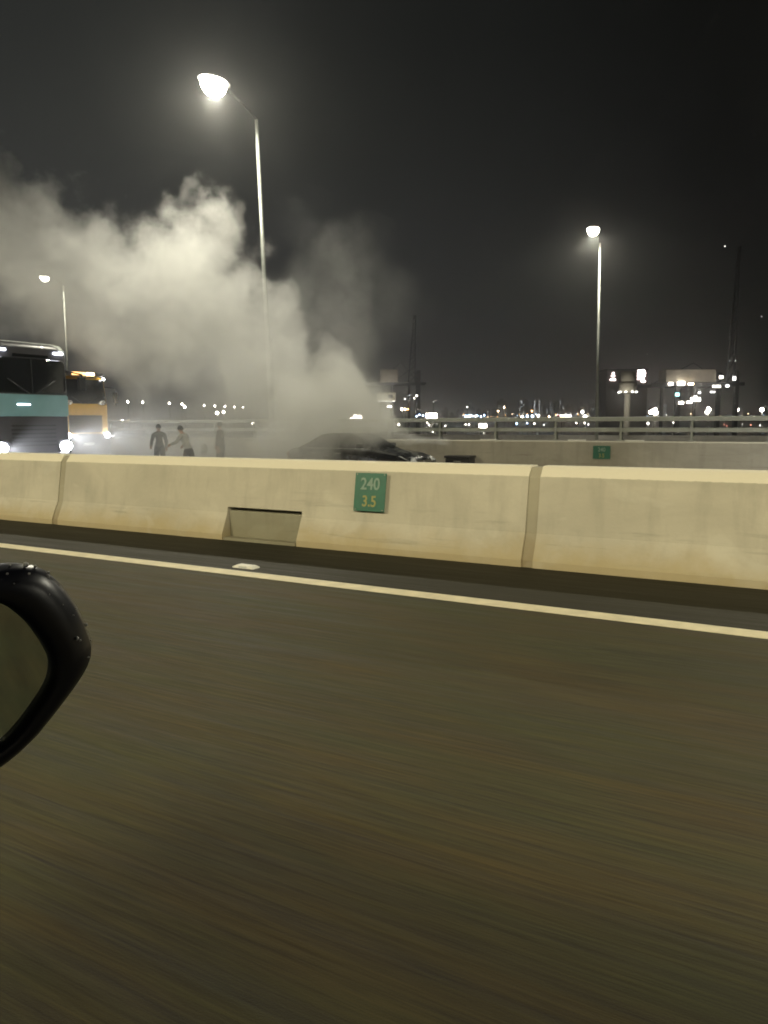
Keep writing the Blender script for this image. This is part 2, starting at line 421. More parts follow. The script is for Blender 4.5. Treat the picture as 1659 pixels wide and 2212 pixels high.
# stud and litter
rs = empty('road_stud', (-4.93, 5.93, 0), 0, 'white road stud on dark asphalt just beyond the white edge line', 'road stud')
MB().loft([[(x * s, y * s, z) for x, y in ((-.13, -.055), (.13, -.055), (.13, .055), (-.13, .055))] for s, z in ((1, 0.001), (1, .012), (.72, .03))], smooth=False).build('stud_body', M['dirtywhite'], rs)
MB().box(-.05, .05, -.056, -.047, .006, .02).build('reflector', M['lampglass'], rs)

# ------------------------------------------------------------------ far parapet
def parapet(y, x0, x1, zb, ztop, zr, face, name, label, cat, first_post):
    t = empty(name, (first_post, y, zb), 0, label, cat); inv = Matrix.Translation(-t.location)
    def par(o): o.parent = t; o.matrix_parent_inverse = inv; return o
    s = face
    prof = [(y, zb), (y, ztop - .03), (y + .03 * s, ztop), (y + .40 * s, ztop), (y + .42 * s, zb), (y + .6 * s, zb), (y + .6 * s, zb - .6), (y, zb - .6)]
    par(MB().prism(prof, 'x', x0, x1).build('wall', M['wall']))
    for zc in zr:
        b = MB(); yc = y + .2 * s
        b.prism([(yc - .06, zc - .065), (yc - .04, zc + .05), (yc, zc + .065), (yc + .05, zc + .05), (yc + .06, zc - .065)], 'x', x0, x1)
        par(b.build('rail', M['steel']))
    b = MB().prism([(-.02, 0), (.03, zr[-1] - ztop - .07), (.12, zr[-1] - ztop - .07), (.22, .0)], 'x', -.03, .03).box(-.09, .09, -.04, .24, .0, .03)
    k0 = math.ceil((x0 - first_post) / 2.0); k1 = math.floor((x1 - first_post) / 2.0); me = None
    for k in range(k0, k1 + 1):
        if me is None: o = b.build('post', M['steel']); me = o.data
        else: o = bpy.data.objects.new('post', me); COL.objects.link(o)
        o.location = (first_post + 2 * k, y + .12 * s, ztop)
        if s < 0: o.rotation_euler.z = math.pi
        par(o)
    return t
parapet(23.6, -120, 40, Z2, .82, (1.16, 1.48), 1, 'parapet', 'grey concrete parapet with two steel rails along the far side of the bridge', 'parapet', -9.2)
parapet(-12.2, -60, 60, 0, .85, (1.2, 1.5), -1, 'parapet', 'concrete parapet with steel rails on the near side of the bridge behind the camera', 'parapet', -9.2)
# neighbouring viaduct with lamps
tag(MB().box(-260, 200, 43.5, 58, -1.6, -.5).box(-260, 200, 43.5, 43.8, -.5, .35).box(-260, 200, 57.7, 58, -.5, .35).build('viaduct_deck', M['deck']), kind='structure')
for k in range(9):
    pr = MB().box(-1.2, 1.2, 48.5, 53, -20.5, -2.4).box(-1.4, 1.4, 45, 56.5, -2.4, -1.602).build('viaduct_pier', M['deck'], bevel=.05, loc=(-200 + k * 45, 0, 0))
    tag(pr, 'grey concrete pier under the neighbouring viaduct', 'pier', 'piers under the neighbouring viaduct')

# ------------------------------------------------------------------ street lamps
def street_lamp(base, h, arm, lean, label, group, W=LAMP_W, head=1.0, col=LAMP_COL, soft=.12, lens='lens'):
    """arm: signed reach along y; lean: x shift of the top"""
    t = empty('street_lamp', base, 0, label, 'street lamp', group)
    b = MB(); b.bar((0, 0, .35), (lean, 0, h), .105, .062, 12); b.build('pole', M['pole'], t)
    MB().bar((0, 0, -.02), (0, 0, .02), .24, .24, 12).bar((0, 0, .02), (lean * .02, 0, .4), .14, .12, 12).build('base', M['steel'], t)
    c = MB(); pts = [Vector((lean, arm * q, h + .5 * math.sin(q * math.pi / 2))) for q in (0, .25, .5, .75, 1)]
    for p, q in zip(pts, pts[1:]): c.bar(p, q, .038, .038, 8)
    c.build('arm', M['housing'], t)
    e = pts[-1]; s = 1 if arm > 0 else -1
    MB().ell((e.x, e.y + .42 * s, e.z + .02), (.30 * head, .46 * head, .16), 16, 5, z0=0.0).build('luminaire', M['housing'], t)
    ln = MB().ell((e.x, e.y + .45 * s, e.z + .01), (.28 * head, .36 * head, .34 * head), 16, 6, z1=0.0).build('lens', M[lens], t)
    ld_ = bpy.data.lights.new('lamp_light', 'SPOT'); ld_.energy = W; ld_.spot_size = math.radians(166); ld_.spot_blend = .3; ld_.color = col; ld_.shadow_soft_size = soft
    lo = bpy.data.objects.new('lamp_light', ld_); COL.objects.link(lo); lo.parent = t
    lo.location = (e.x, e.y + .45 * s, e.z - .34 * head - .03)
    return t
street_lamp((-18.75, 24.35, .8), 12.0, -1.9, -.42, 'tall street lamp with blazing head rising behind the smoke', 'street lamps along the bridge', head=1.5, W=950, col=COOL_COL, lens='lens_blaze')
p = at(1290, 905, 48)
street_lamp((p.x, p.y, -.5), 12.55, -1.2, -.12, 'slim street lamp standing alone against the dark sky at right', 'street lamps along the viaduct', W=1000, col=COOL_COL, head=1.2, lens='lens_blaze')
p = at(152, 905, 72.5)
street_lamp((p.x, p.y, -.5), 14.4, -1.5, 0, 'distant street lamp above the coach, glowing through the smoke at left', 'street lamps along the viaduct', W=1000, col=COOL_COL, head=1.2, lens='lens_blaze')
for x, lb in ((-43.75, 'added unseen street lamp on the far parapet beyond the left edge, lighting the smoke'), (6.25, 'added unseen street lamp on the far parapet just beyond the right edge, lighting the smoke'), (31.25, 'street lamp on the far parapet well to the right of the view'), (-68.75, 'street lamp on the far parapet far ahead of the car')):  # the first two are unseen extra lamps added to brighten the smoke
    street_lamp((x, 24.35, .8), 12.1, -1.9, 0, lb, 'street lamps along the bridge', W=1500, col=COOL_COL, head=1.5, lens='lens_blaze')
for i, x in enumerate((-17, 6, 29, -40, 52)):
    street_lamp((x, -12.45, .85), 9.6, 1.9, 0, ['street lamp on the near parapet ahead of the car', 'street lamp on the near parapet behind the camera', 'street lamp on the near parapet behind the car', 'street lamp on the near parapet far ahead of the car', 'street lamp on the near parapet far behind the car'][i], 'street lamps on the near parapet', soft=1.0)

# ------------------------------------------------------------------ vehicles
def rrect(y0, y1, z0, z1, r, x, n=4, rb=None):
    pts = []; rb = r if rb is None else rb
    for cx, cz, a0, rr in ((y1 - r, z1 - r, 0, r), (y0 + r, z1 - r, 90, r), (y0 + rb, z0 + rb, 180, rb), (y1 - rb, z0 + rb, 270, rb)):
        for k in range(n + 1):
            a = math.radians(a0 + 90 * k / n); pts.append((x, cx + rr * math.cos(a), cz + rr * math.sin(a)))
    return pts
def wheel(parent, x, y, z, r, wd, side, rim=None):
    o = MB()
    for q in ((0, 1),):
        prof = [(r * .62, -wd / 2), (r * .93, -wd / 2), (r, -wd * .36), (r, wd * .36), (r * .93, wd / 2), (r * .62, wd / 2)]
        n = 20
        loops = [[(rr * math.cos(2 * math.pi * i / n), yy, rr * math.sin(2 * math.pi * i / n)) for i in range(n)] for rr, yy in prof]
        o.loft(loops, cap0=False, cap1=False)
    t = o.build('wheel', M['rubber'], parent, loc=(x, y, z))
    b = MB(); n = 20
    b.loft([[(rr * math.cos(2 * math.pi * i / n), yy, rr * math.sin(2 * math.pi * i / n)) for i in range(n)] for rr, yy in ((r * .64, side * wd * .36), (r * .58, side * wd * .30), (r * .5, side * wd * .16), (r * .1, side * wd * .2))], cap1=True)
    for k in range(7):
        a = k * 2 * math.pi / 7; b.bar((0, side * wd * .3, 0), (r * .6 * math.cos(a), side * wd * .34, r * .6 * math.sin(a)), .035 * r / .33, n=6)
    b.build('rim', rim or M['chrome'], t)
    return t
def spot(parent, loc, direction, W, col=(.9, .93, 1.0), cone=65):
    d = bpy.data.lights.new('beam', 'SPOT'); d.energy = W; d.color = col; d.spot_size = math.radians(cone); d.spot_blend = .7; d.shadow_soft_size = .06
    o = bpy.data.objects.new('beam', d); COL.objects.link(o); o.parent = parent; o.location = loc
    o.rotation_euler = Vector(direction).to_track_quat('-Z', 'Y').to_euler()
    return o

# --- coach (front end towards +x)
co = empty('coach', (-19.2, 14.1, Z2), 0, 'dark coach with teal front panel and bright headlamp at the left edge of the photo', 'coach')
Lc = 11.6
b = MB(); hw = 1.25
b.loft([rrect(-hw + i, hw - i, .38 + j, 4.06 - k, .36, x) for x, i, j, k in ((0, .14, .05, .20), (-.06, .06, .02, .12), (-.2, .01, 0, .04), (-.5, 0, 0, 0), (-Lc + .2, 0, 0, 0), (-Lc, .1, .05, .1))], smooth=True)
b.build('body', M['coach_dark'], co)
b = MB(); b.loft([rrect(-hw + i - .006, hw - i + .006, 3.86, 4.07 - k, .18, x, rb=.02) for x, i, k in ((-.02, .10, .24), (-.2, .01, .055), (-.5, 0, -.004), (-Lc + .25, 0, -.004))]); b.build('roof', M['coach_white'], co)
ws = MB(); ws.loft([rrect(-1.12, 1.12, 2.62, 3.58, .16, .012), rrect(-1.10, 1.10, 2.64, 3.56, .15, .03)], smooth=False)
ws.build('windscreen', M['glass'], co)
MB().box(.032, .045, -.012, .012, 2.64, 3.56).build('windscreen_divider', M['black'], co)
MB().loft([rrect(-1.17, 1.17, 1.98, 2.60, .06, -.01), rrect(-1.15, 1.15, 2.0, 2.58, .05, .035)], smooth=False).build('front_panel', M['teal'], co)
MB().box(.036, .05, -.5, -.1, 2.3, 2.33).build('badge_bar', M['strip'], co)
MB().loft([rrect(-1.2, 1.2, .42, .98, .1, -.02), rrect(-1.14, 1.14, .46, .94, .09, .07)], smooth=False).build('bumper', M['coach_dark'], co)
g_ = MB()
for k in range(6): g_.box(.0, .03, -.7, .7, 1.16 + k * .11, 1.20 + k * .11)
g_.build('grille', M['black'], co)
for s in (-1, 1):
    h_ = MB().ell((.02, s * 1.03, 1.13), (.09, .19, .15), 14, 8).build('headlamp', M['head'], co)
    MB().loft([rrect(s * 1.0 - .24, s * 1.0 + .24, .93, 1.33, .1, -.01), rrect(s * 1.0 - .21, s * 1.0 + .21, .95, 1.31, .09, .03)], smooth=False, cap1=False).build('headlamp_housing', M['black'], co)
    spot(co, (.16, s * .98, 1.1), (1, 0, -.05), 2400)
    MB().box(.0, .06, s * .9 - .14, s * .9 + .14, 3.74, 3.80).build('marker_lamp', M['strip'], co)
    mb = MB().bar((-.1, s * 1.2, 3.3), (.35, s * 1.42, 3.2), .025, n=8).bar((.35, s * 1.42, 3.2), (.35, s * 1.42, 3.1), .025, n=8)
    ma_ = mb.build('mirror_arm', M['black'], co)
    MB().box(.26, .40, s * 1.42 - .11, s * 1.42 + .11, 2.72, 3.12).build('wing_mirror', M['black'], co, bevel=.03)
MB().box(.012, .04, -.55, .55, 3.61, 3.69).build('destination_board', M['glass'], co)
for s in (-1, 1):
    for k in range(6):
        MB().loft([[(x, s * (hw - .004), z) for x, z in q] for q in (((-1.0 - k * 1.72, 2.15), (-2.66 - k * 1.72, 2.15), (-2.66 - k * 1.72, 3.3), (-1.0 - k * 1.72, 3.3)),)] + [[(x, s * (hw + .012), z) for x, z in ((-1.0 - k * 1.72, 2.15), (-2.66 - k * 1.72, 2.15), (-2.66 - k * 1.72, 3.3), (-1.0 - k * 1.72, 3.3))]], smooth=False).build('window', M['glass'], co)
    MB().box(-Lc + .3, -.3, s * hw - .008, s * hw + .008, 1.55, 2.05).build('side_band', M['teal'], co)
    for x in (-2.6, -8.3): wheel(co, x, s * (hw - .14), .5, .5, .28, s)
    wp = MB().bar((.05, s * .1, 2.62), (.05, s * .75, 3.0), .012, n=6); wp.build('wiper', M['black'], co)

# --- yellow lorry
lo_ = empty('lorry', (-25.6, 21.15, Z2), 0, 'yellow cab lorry with dark grille and amber roof lights behind the coach', 'lorry')
hw = 1.12
b = MB(); prof = [(0, .85), (.02, 2.48), (-.13, 3.5), (-.32, 3.65), (-1.75, 3.65), (-1.75, .85)]
b.prism(prof, 'y', -hw, hw); b.build('cab', M['yellow'], lo_, bevel=.06)
def slab(pts, n, d):
    n = Vector(n).normalized(); return MB().loft([[Vector(p) - n * .01 for p in pts], [Vector(p) + n * d for p in pts]], smooth=False)
slab([(.018, -1.06, 2.56), (.018, 1.06, 2.56), (-.12, 1.05, 3.52), (-.12, -1.05, 3.52)], (1, 0, .17), .015).build('windscreen', M['glass'], lo_)
gr = MB().box(.0, .03, -.80, .80, 1.42, 2.10); gr.build('grille', M['black'], lo_)
for k in range(5): MB().box(.03, .045, -.78, .78, 1.50 + k * .12, 1.535 + k * .12).build('grille_bar', M['coach_dark'], lo_)
MB().loft([rrect(-hw - .02, hw + .02, .5, 1.38, .1, -.2), rrect(-hw + .02, hw - .02, .54, 1.34, .1, .14)], smooth=False).build('bumper', M['coach_dark'], lo_)
MB().box(.14, .15, -.26, .26, .9, 1.02).build('number_plate', M['dirtywhite'], lo_)
MB().box(-.34, .10, -.9, .9, 3.652, 3.80).build('roof_visor', M['coach_dark'], lo_, bevel=.04)
MB().box(.1, .13, -.62, .05, 3.67, 3.78).build('roof_sign', M['amber'], lo_)
MB().box(.1, .14, .05, .42, 3.67, 3.78).build('roof_sign', M['amberhot'], lo_)
for s in (-1, 1):
    MB().ell((.13, s * .95, 1.30), (.06, .15, .11), 12, 8).build('headlamp', M['head'], lo_)
    spot(lo_, (.24, s * .95, 1.3), (1, 0, -.08), 70)
    MB().ell((-.02, s * 1.0, 3.56), (.05, .06, .05), 8, 6).build('marker_lamp', M['amberhot'] if s < 0 else M['headw'], lo_)
    MB().bar((-.1, s * hw, 3.25), (.28, s * (hw + .2), 3.2), .02, n=6).bar((.28, s * (hw + .2), 3.2), (.28, s * (hw + .2), 2.5), .02, n=6).build('mirror_arm', M['black'], lo_)
    MB().box(.22, .32, s * (hw + .2) - .1, s * (hw + .2) + .1, 2.6, 3.05).build('wing_mirror', M['black'], lo_, bevel=.03)
    MB().ell((.06, s * .82, 2.60), (.1, .2, .10), 10, 6).build('dash_reflection_lamp' if False else 'front_view_mirror', M['chrome'], lo_)
    MB().bar((.03, s * .1, 2.54), (.0, s * .6, 2.84), .012, n=6).build('wiper', M['black'], lo_)
    dr = MB().box(-1.5, -.25, s * hw - .01, s * hw + .012, 1.1, 2.4).build('door', M['yellow'], lo_)
    MB().box(-1.4, -1.2, s * hw + .008, s * hw + .03, 1.7, 1.75).build('handle', M['black'], dr)
    slab([(-.28, s * hw, 2.5), (-1.4, s * hw, 2.5), (-1.4, s * hw, 3.3), (-.38, s * hw, 3.3)], (0, s, 0), .008).build('side_window', M['glass'], lo_)
    for x in (-.95, -5.6): wheel(lo_, x, s * (hw - .15), .48, .48, .28, s)
MB().box(-8.2, -1.95, -1.2, 1.2, 1.05, 3.72).build('cargo_box', M['cargo'], lo_, bevel=.04)
MB().box(-8.0, .0, -.45, .45, .55, 1.0).build('chassis', M['black'], lo_)

# --- sedan builder
def sedan(loc, rz, label, group=None, paint='car'):
    t = empty('car', loc, rz, label, 'car', group); hw = .9
    def arc(cx, r, z, a0, a1, n=9): return [(cx + r * math.cos(math.radians(a0 + (a1 - a0) * k / n)), z + r * math.sin(math.radians(a0 + (a1 - a0) * k / n))) for k in range(n + 1)]
    xf, xr = -.92, -3.72
    low = [(0, .22)] + [(.02, .45), (-.02, .62), (-.10, .70), (-.5, .82), (-1.3, .93), (-1.5, .96), (-3.75, 1.0), (-4.5, .96), (-4.62, .86), (-4.66, .55), (-4.58, .25)]
    low += arc(xr, .37, .32, 190, -10)[::1] if False else []
    bottom = [(-4.2, .2)] + arc(xr, .36, .33, 195, -15) + [(-3.2, .2), (-1.4, .2)] + arc(xf, .36, .33, 195, -15) + [(-.35, .2)]
    poly = low + bottom
    n = len(poly); loops = []
    def yscale(x, z): return 1 - .10 * max(0, (x + .45) / .45) ** 2 - .08 * max(0, (-4.1 - x) / .55) ** 2
    for y, zs in ((-1, 0), (-.86, 1), (0, 2), (.86, 1), (1, 0)):
        lp = []
        for x, z in poly:
            zz = z; hy = y * hw * yscale(x, z)
            if z > .65 and abs(y) == 1: zz = z - .045; hy *= .985
            elif z > .65 and y == 0: zz = z + .02
            elif z < .24 and abs(y) == 1: hy *= .97
            lp.append((x, hy, zz))
        loops.append(lp)
    MB().loft(loops, smooth=False).build('body', M[paint], t, bevel=.02)
    # greenhouse
    gh = []
    for x0, z, h2 in ((0, 0, 0),): pass
    base = [(-1.38, .93), (-4.25, .97)]
    secs = [(-1.36, .925, .79), (-2.02, 1.35, .64), (-2.35, 1.42, .61), (-3.0, 1.44, .60), (-3.35, 1.40, .61), (-4.25, .965, .74)]
    top = [[(x, -h2, z) for x, z, h2 in secs], [(x, h2, z) for x, z, h2 in secs]]
    b = MB(); vs = []
    for x, z, h2 in secs: vs += [(x, -h2, z), (x, h2, z)]
    low_l = [(x, -.83, .94) for x, z, h2 in secs]; low_r = [(x, .83, .94) for x, z, h2 in secs]
    fs = [(2 * i, 2 * i + 1, 2 * i + 3, 2 * i + 2) for i in range(5)]
    b.add(vs, fs, 0, True)
    nn = len(secs)
    b.add([(x, -h2, z) for x, z, h2 in secs] + low_l, [(i, i + 1, nn + i + 1, nn + i) for i in range(nn - 1)], 0)
    b.add([(x, h2, z) for x, z, h2 in secs] + low_r, [(i, i + 1, nn + i + 1, nn + i) for i in range(nn - 1)], 0)
    b.build('roof', M[paint], t)
    def q(pts, nrm, name, ma=M['glass'], d=.012): return slab(pts, nrm, d).build(name, ma, t)
    q([(-1.44, -.72, .975), (-1.44, .72, .975), (-1.98, .60, 1.325), (-1.98, -.60, 1.325)], (.55, 0, .83), 'windscreen')
    q([(-4.16, -.66, 1.01), (-4.16, .66, 1.01), (-3.45, .56, 1.35), (-3.45, -.56, 1.35)], (-.45, 0, .89), 'rear_window')
    for s in (-1, 1):
        def side(x, z): return (x, s * (.83 - (.83 - .61) * max(0, z - .94) / .48 + .004), z)
        q([side(-1.72, 1.0), side(-2.62, 1.0), side(-2.62, 1.355), side(-2.14, 1.335)], (0, s, .45), 'side_window')
        q([side(-2.70, 1.0), side(-3.62, 1.0), side(-3.30, 1.345), side(-2.70, 1.36)], (0, s, .45), 'side_window')
        wheel(t, xf, s * .80, .33, .33, .21, s); wheel(t, xr, s * .80, .33, .33, .21, s)
        MB().box(xf - .36, xf + .36, s * .4 - .22, s * .4 + .22, .12, .68).build('wheel_well', M['black'], t) if False else None
        hl = MB().loft([[(-.03, s * .80, .60), (-.03, s * .48, .58), (-.12, s * .48, .70), (-.40, s * .84, .745)], [(-.00, s * .82, .60), (.022, s * .48, .58), (-.08, s * .48, .715), (-.40, s * .895, .76)]], smooth=False)
        hl.build('headlamp', M['lampglass'], t)
        MB().box(-4.67, -4.55, s * .68 - .16, s * .68 + .16, .70, .84).build('tail_lamp', M['redlamp'], t, bevel=.01)
        dm = MB().box(-1.78, -1.60, s * .98 - .10, s * .98 + .08, .98, 1.11).build('wing_mirror', M[paint], t, bevel=.03)
        for x in (-2.5, -3.5): MB().box(x - .2, x, s * .895 - .01, s * .895 + .02, .80, .825).build('door_handle', M['chrome'], t)
        MB().box(-3.9, -1.4, s * .89 - .006, s * .885 + .012, .955, .972).build('window_trim', M['chrome'], t)
        MB().box(-.02, .03, s * .70 - .1, s * .70 + .1, .36, .42).build('fog_lamp', M['lampglass'], t)
    g = MB()
    for k in range(4): g.box(.0, .03, -.42, .42, .48 + k * .035, .497 + k * .035)
    g.build('grille', M['chrome'], t)
    MB().box(-.01, .02, -.46, .46, .26, .42).build('lower_intake', M['black'], t)
    MB().box(.02, .035, -.26, .26, .40, .50).build('number_plate', M['dirtywhite'], t)
    return t
sedan((-10.5, 21.15, Z2), math.radians(-2), 'dark saloon car with smoke pouring from its bonnet beside the far parapet')

# --- own car: only the wet black mirror is in view
own = empty('passenger_car', (0, -.95, 0), 0, 'near car showing only its wet black door mirror at the left edge', 'car')
inv_own = Matrix.Translation(-own.location)
def ow(o): o.parent = own; o.matrix_parent_inverse = inv_own; return o
def arc(cx, r, z, a0, a1, n=9): return [(cx + r * math.cos(math.radians(a0 + (a1 - a0) * k / n)), z + r * math.sin(math.radians(a0 + (a1 - a0) * k / n))) for k in range(n + 1)]
poly = [(-2.25, .3), (-2.3, .6), (-2.15, .85), (-1.1, 1.02), (2.95, 1.05), (3.05, .9), (3.05, .3)] + [(2.1, .22)] + arc(1.6, .38, .34, -15, 195) + [(1.0, .22), (-.9, .22)] + arc(-1.45, .38, .34, -15, 195) + [(-2.1, .22)]
ow(MB().prism(poly, 'y', -1.84, -.07).build('body', M['own'], bevel=.03))
ow(MB().loft([[(x, y, z) for x, y in ((-.55, -1.7), (2.9, -1.7), (2.9, -.14), (-.55, -.14))] for z in (1.93, 2.02)], smooth=False).build('roof', M['own'], bevel=.025))
for s, y0, y1 in ((0, -.10, -.22), (1, -1.80, -1.68)):
    for (xa, xb) in ((-1.1, -.5), (1.05, 1.1), (2.95, 2.8)):
        ow(MB().bar((xa, y0, 1.02), (xb, y1, 1.94), .04, n=8).build('pillar', M['own']))
ow(slab([(-1.1, -.14, 1.03), (-1.1, -1.76, 1.03), (-.5, -1.66, 1.93), (-.5, -.24, 1.93)], (-.6, 0, .8), .008).build('windscreen', M['glass']))
for x in (1.6, -1.45):
    for y, s in ((-.2, 1), (-1.72, -1)): ow(wheel(None, x, y, .34, .34, .2, s))
# mirror: outlines in view pixels about its centre -> metres at 0.70 m
SC = .70 / F; MX = 1.16; MY = 1.07
CX, CYM = -30, 1455
hous = [(0, 1226), (50, 1225), (82, 1229), (112, 1252), (140, 1296), (163, 1340), (176, 1378), (186, 1420), (195, 1458), (191, 1482), (166, 1520), (122, 1568), (64, 1628), (24, 1657), (0, 1671), (-60, 1696), (-140, 1700), (-205, 1660), (-245, 1570), (-258, 1460), (-240, 1350), (-190, 1268), (-110, 1232), (-50, 1227)]
glas = [(0, 1298), (26, 1318), (58, 1361), (83, 1413), (100, 1463), (95, 1502), (75, 1535), (50, 1566), (25, 1594), (0, 1615), (-50, 1638), (-120, 1645), (-180, 1610), (-212, 1540), (-220, 1460), (-205, 1385), (-165, 1320), (-110, 1290), (-50, 1284)]
def polar(pts, n=64):
    P = [((x - CX), -(y - CYM)) for x, y in pts]; out = []
    for k in range(n):
        a = 2 * math.pi * k / n; dx, dy = math.cos(a), math.sin(a); best = 0
        for (x0, y0), (x1, y1) in zip(P, P[1:] + P[:1]):
            ex, ey = x1 - x0, y1 - y0; den = dx * ey - dy * ex
            if abs(den) < 1e-9: continue
            tt = (x0 * ey - y0 * ex) / den; ss = (x0 * dy - y0 * dx) / den
            if tt > 0 and -1e-6 <= ss <= 1 + 1e-6: best = max(best, tt)
        out.append((best * dx * SC * MX, best * dy * SC * (MY if dy < 0 else 1.0)))
    for _ in range(1):
        out = [tuple(.25 * out[i - 1][j] + .5 * out[i][j] + .25 * out[(i + 1) % n][j] for j in (0, 1)) for i in range(n)]
    return out
HO, GL = polar(hous), polar(glas)
cm = at(CX, CYM, .70)
vd = (cm - Vector((0, 0, HC))).normalized()
nrm = Vector((.965, -.25, .03)).normalized()          # mirror looks back along the road
ax = Vector((0, 0, 1)).cross(nrm).normalized(); ay = nrm.cross(ax)
ax *= 1 / .97
def loop(pts, s, d, sy=None): return [cm + ax * (x * s) + ay * (y * s) + nrm * d for x, y in pts]
mixl = lambda t: [(g[0] * (1 - t) + h[0] * t, g[1] * (1 - t) + h[1] * t) for g, h in zip(GL, HO)]
mh = MB().loft([loop(GL, 1.0, -.012), loop(GL, 1.01, .002), loop(mixl(.12), 1, .005), loop(mixl(.55), 1, .002), loop(mixl(.85), 1, -.006), loop(HO, 1, -.020), loop(HO, 1.0, -.032), loop(HO, .985, -.05), loop(HO, .90, -.075), loop(HO, .7, -.10), loop(HO, .35, -.115), loop(HO, .02, -.118)], cap0=False, cap1=True)
ow(mh.build('door_mirror', M['gloss']))
mg = ow(MB().loft([loop(GL, .995, -.014), loop(GL, .995, -.009)], smooth=False).build('mirror_glass', M['mirror']))
ow(MB().bar(cm + ax * (-.09) + ay * (-.06) - nrm * .05, Vector((-.72, -.1, 1.0)), .022, .03, 10).build('mirror_arm', M['gloss']))
rnd = random.Random(4); k = 0
drops = [(8, 1227, 5), (66, 1228, 7), (86, 1236, 4), (40, 1226, 3), (104, 1262, 6), (112, 1256, 4), (143, 1417, 5), (150, 1424, 3), (178, 1398, 5), (20, 1238, 3), (128, 1290, 3), (155, 1350, 3), (186, 1440, 3), (60, 1245, 3), (95, 1300, 2), (30, 1262, 2), (140, 1360, 2), (165, 1470, 3), (120, 1330, 2)]
for px, py, r in drops:
    x, y = (px - CX) * SC * MX, -(py - CYM) * SC
    # depth of the housing rim there
    rho = math.hypot(x, y); a = math.atan2(y, x); i = int(round(a / (2 * math.pi) * 64)) % 64
    ho, gl = math.hypot(*HO[i]), math.hypot(*GL[i]); t_ = min(1, max(0, (rho - gl) / max(1e-6, ho - gl)))
    d = .004 - .006 * max(0, t_ - .3) - .018 * max(0, t_ - .8) / .2
    c = cm + ax * x + ay * y + nrm * d
    ow(MB().ell(c, (r * SC, r * SC, r * SC * .9), 10, 6).build('water_drop', M['drop']))

# ------------------------------------------------------------------ people on the far verge
def person(loc, rz, label, J, shirt, trousers, skin, hair, h=1.72):
    t = empty('person', loc, rz, label, 'person', 'people standing by the far parapet')
    names = list(J['v']); idx = {k: i for i, k in enumerate(names)}
    me = bpy.data.meshes.new('body'); bm = bmesh.new(); vs = []
    lay = bm.verts.layers.skin.verify()
    for k in names:
        x, y, z, r = J['v'][k]; v = bm.verts.new((x, y, z)); v[lay].radius = (r, r * (.8 if k in ('chest', 'waist', 'belly', 'pelvis') else 1)); v[lay].use_root = (k == 'pelvis'); vs.append(v)
    for a, c in J['e']: bm.edges.new((vs[idx[a]], vs[idx[c]]))
    bm.to_mesh(me); bm.free()
    ob = bpy.data.objects.new('body', me); COL.objects.link(ob)
    ob.modifiers.new('skin', 'SKIN'); ss = ob.modifiers.new('sub', 'SUBSURF'); ss.levels = 2; ss.render_levels = 2
    dg = bpy.context.evaluated_depsgraph_get(); dg.update()
    m2 = bpy.data.meshes.new_from_object(ob.evaluated_get(dg)); bpy.data.objects.remove(ob)
    m2.materials.clear()
    for mm in (skin, shirt, trousers, M['black']): m2.materials.append(mm)
    hz = J['v']['pelvis'][2]; nz_ = J['v']['neck'][2]; hd = J['hands']
    for p_ in m2.polygons:
        c = p_.center; p_.use_smooth = True
        if c.z > nz_ - .01 and (Vector(J['v']['head'][:3]) - c).length < .30: i = 0
        elif any((Vector(q) - c).length < .16 for q in hd): i = 0
        elif c.z < .10: i = 3
        elif c.z < hz + .02 and abs(c.y) < .30 and not any((Vector(q) - c).length < .30 for q in hd): i = 2
        else: i = 1
        p_.material_index = i
    bo = bpy.data.objects.new('body', m2); COL.objects.link(bo); bo.parent = t
    hx, hy, hzz, hr = J['v']['head']
    MB().ell((hx - .012, hy, hzz + .03), (.108, .092, .115), 12, 8, z0=-.25).build('hair', hair, t)
    return t
def pose(lean=0., arm_l=(0, .0), arm_r=(0, .0), step=.0, h=1.72):
    s = h / 1.72; v = {}; e = []
    def P(k, x, y, z, r): v[k] = (x * s, y * s, z * s, r * s)
    lx = lambda z: lean * max(0, z - .92)
    P('pelvis', 0, 0, .94, .135); P('belly', lx(1.05), 0, 1.06, .13); P('chest', lx(1.3), 0, 1.28, .145); P('collar', lx(1.42), 0, 1.42, .10)
    P('neck', lx(1.5) + .01, 0, 1.49, .052); P('head', lx(1.62) + .03, 0, 1.61, .085); P('crown', lx(1.7) + .02, 0, 1.69, .06)
    e += [('pelvis', 'belly'), ('belly', 'chest'), ('chest', 'collar'), ('collar', 'neck'), ('neck', 'head'), ('head', 'crown')]
    hands = []
    for sd, nm, (fx, ry) in ((1, 'l', arm_l), (-1, 'r', arm_r)):
        P('sh' + nm, lx(1.38), sd * .19, 1.38, .082)
        ex = lx(1.38) + fx * .15; P('el' + nm, ex, sd * (.25 + ry), 1.12 + abs(fx) * .06, .062)
        P('wr' + nm, ex + fx * .26 + .03, sd * (.25 + ry * 1.3), .90 + abs(fx) * .22, .045)
        P('ha' + nm, ex + fx * .34 + .04, sd * (.25 + ry * 1.3), .80 + abs(fx) * .26, .036)
        hands.append(v['ha' + nm][:3])
        e += [('collar', 'sh' + nm), ('sh' + nm, 'el' + nm), ('el' + nm, 'wr' + nm), ('wr' + nm, 'ha' + nm)]
        P('hip' + nm, 0, sd * .10, .88, .115); P('kn' + nm, .04 + step * sd * .5, sd * .11, .49, .085); P('an' + nm, step * sd, sd * .11, .10, .068); P('to' + nm, step * sd + .16, sd * .13, .035, .036)
        e += [('pelvis', 'hip' + nm), ('hip' + nm, 'kn' + nm), ('kn' + nm, 'an' + nm), ('an' + nm, 'to' + nm)]
    return {'v': v, 'e': e, 'hands': hands}
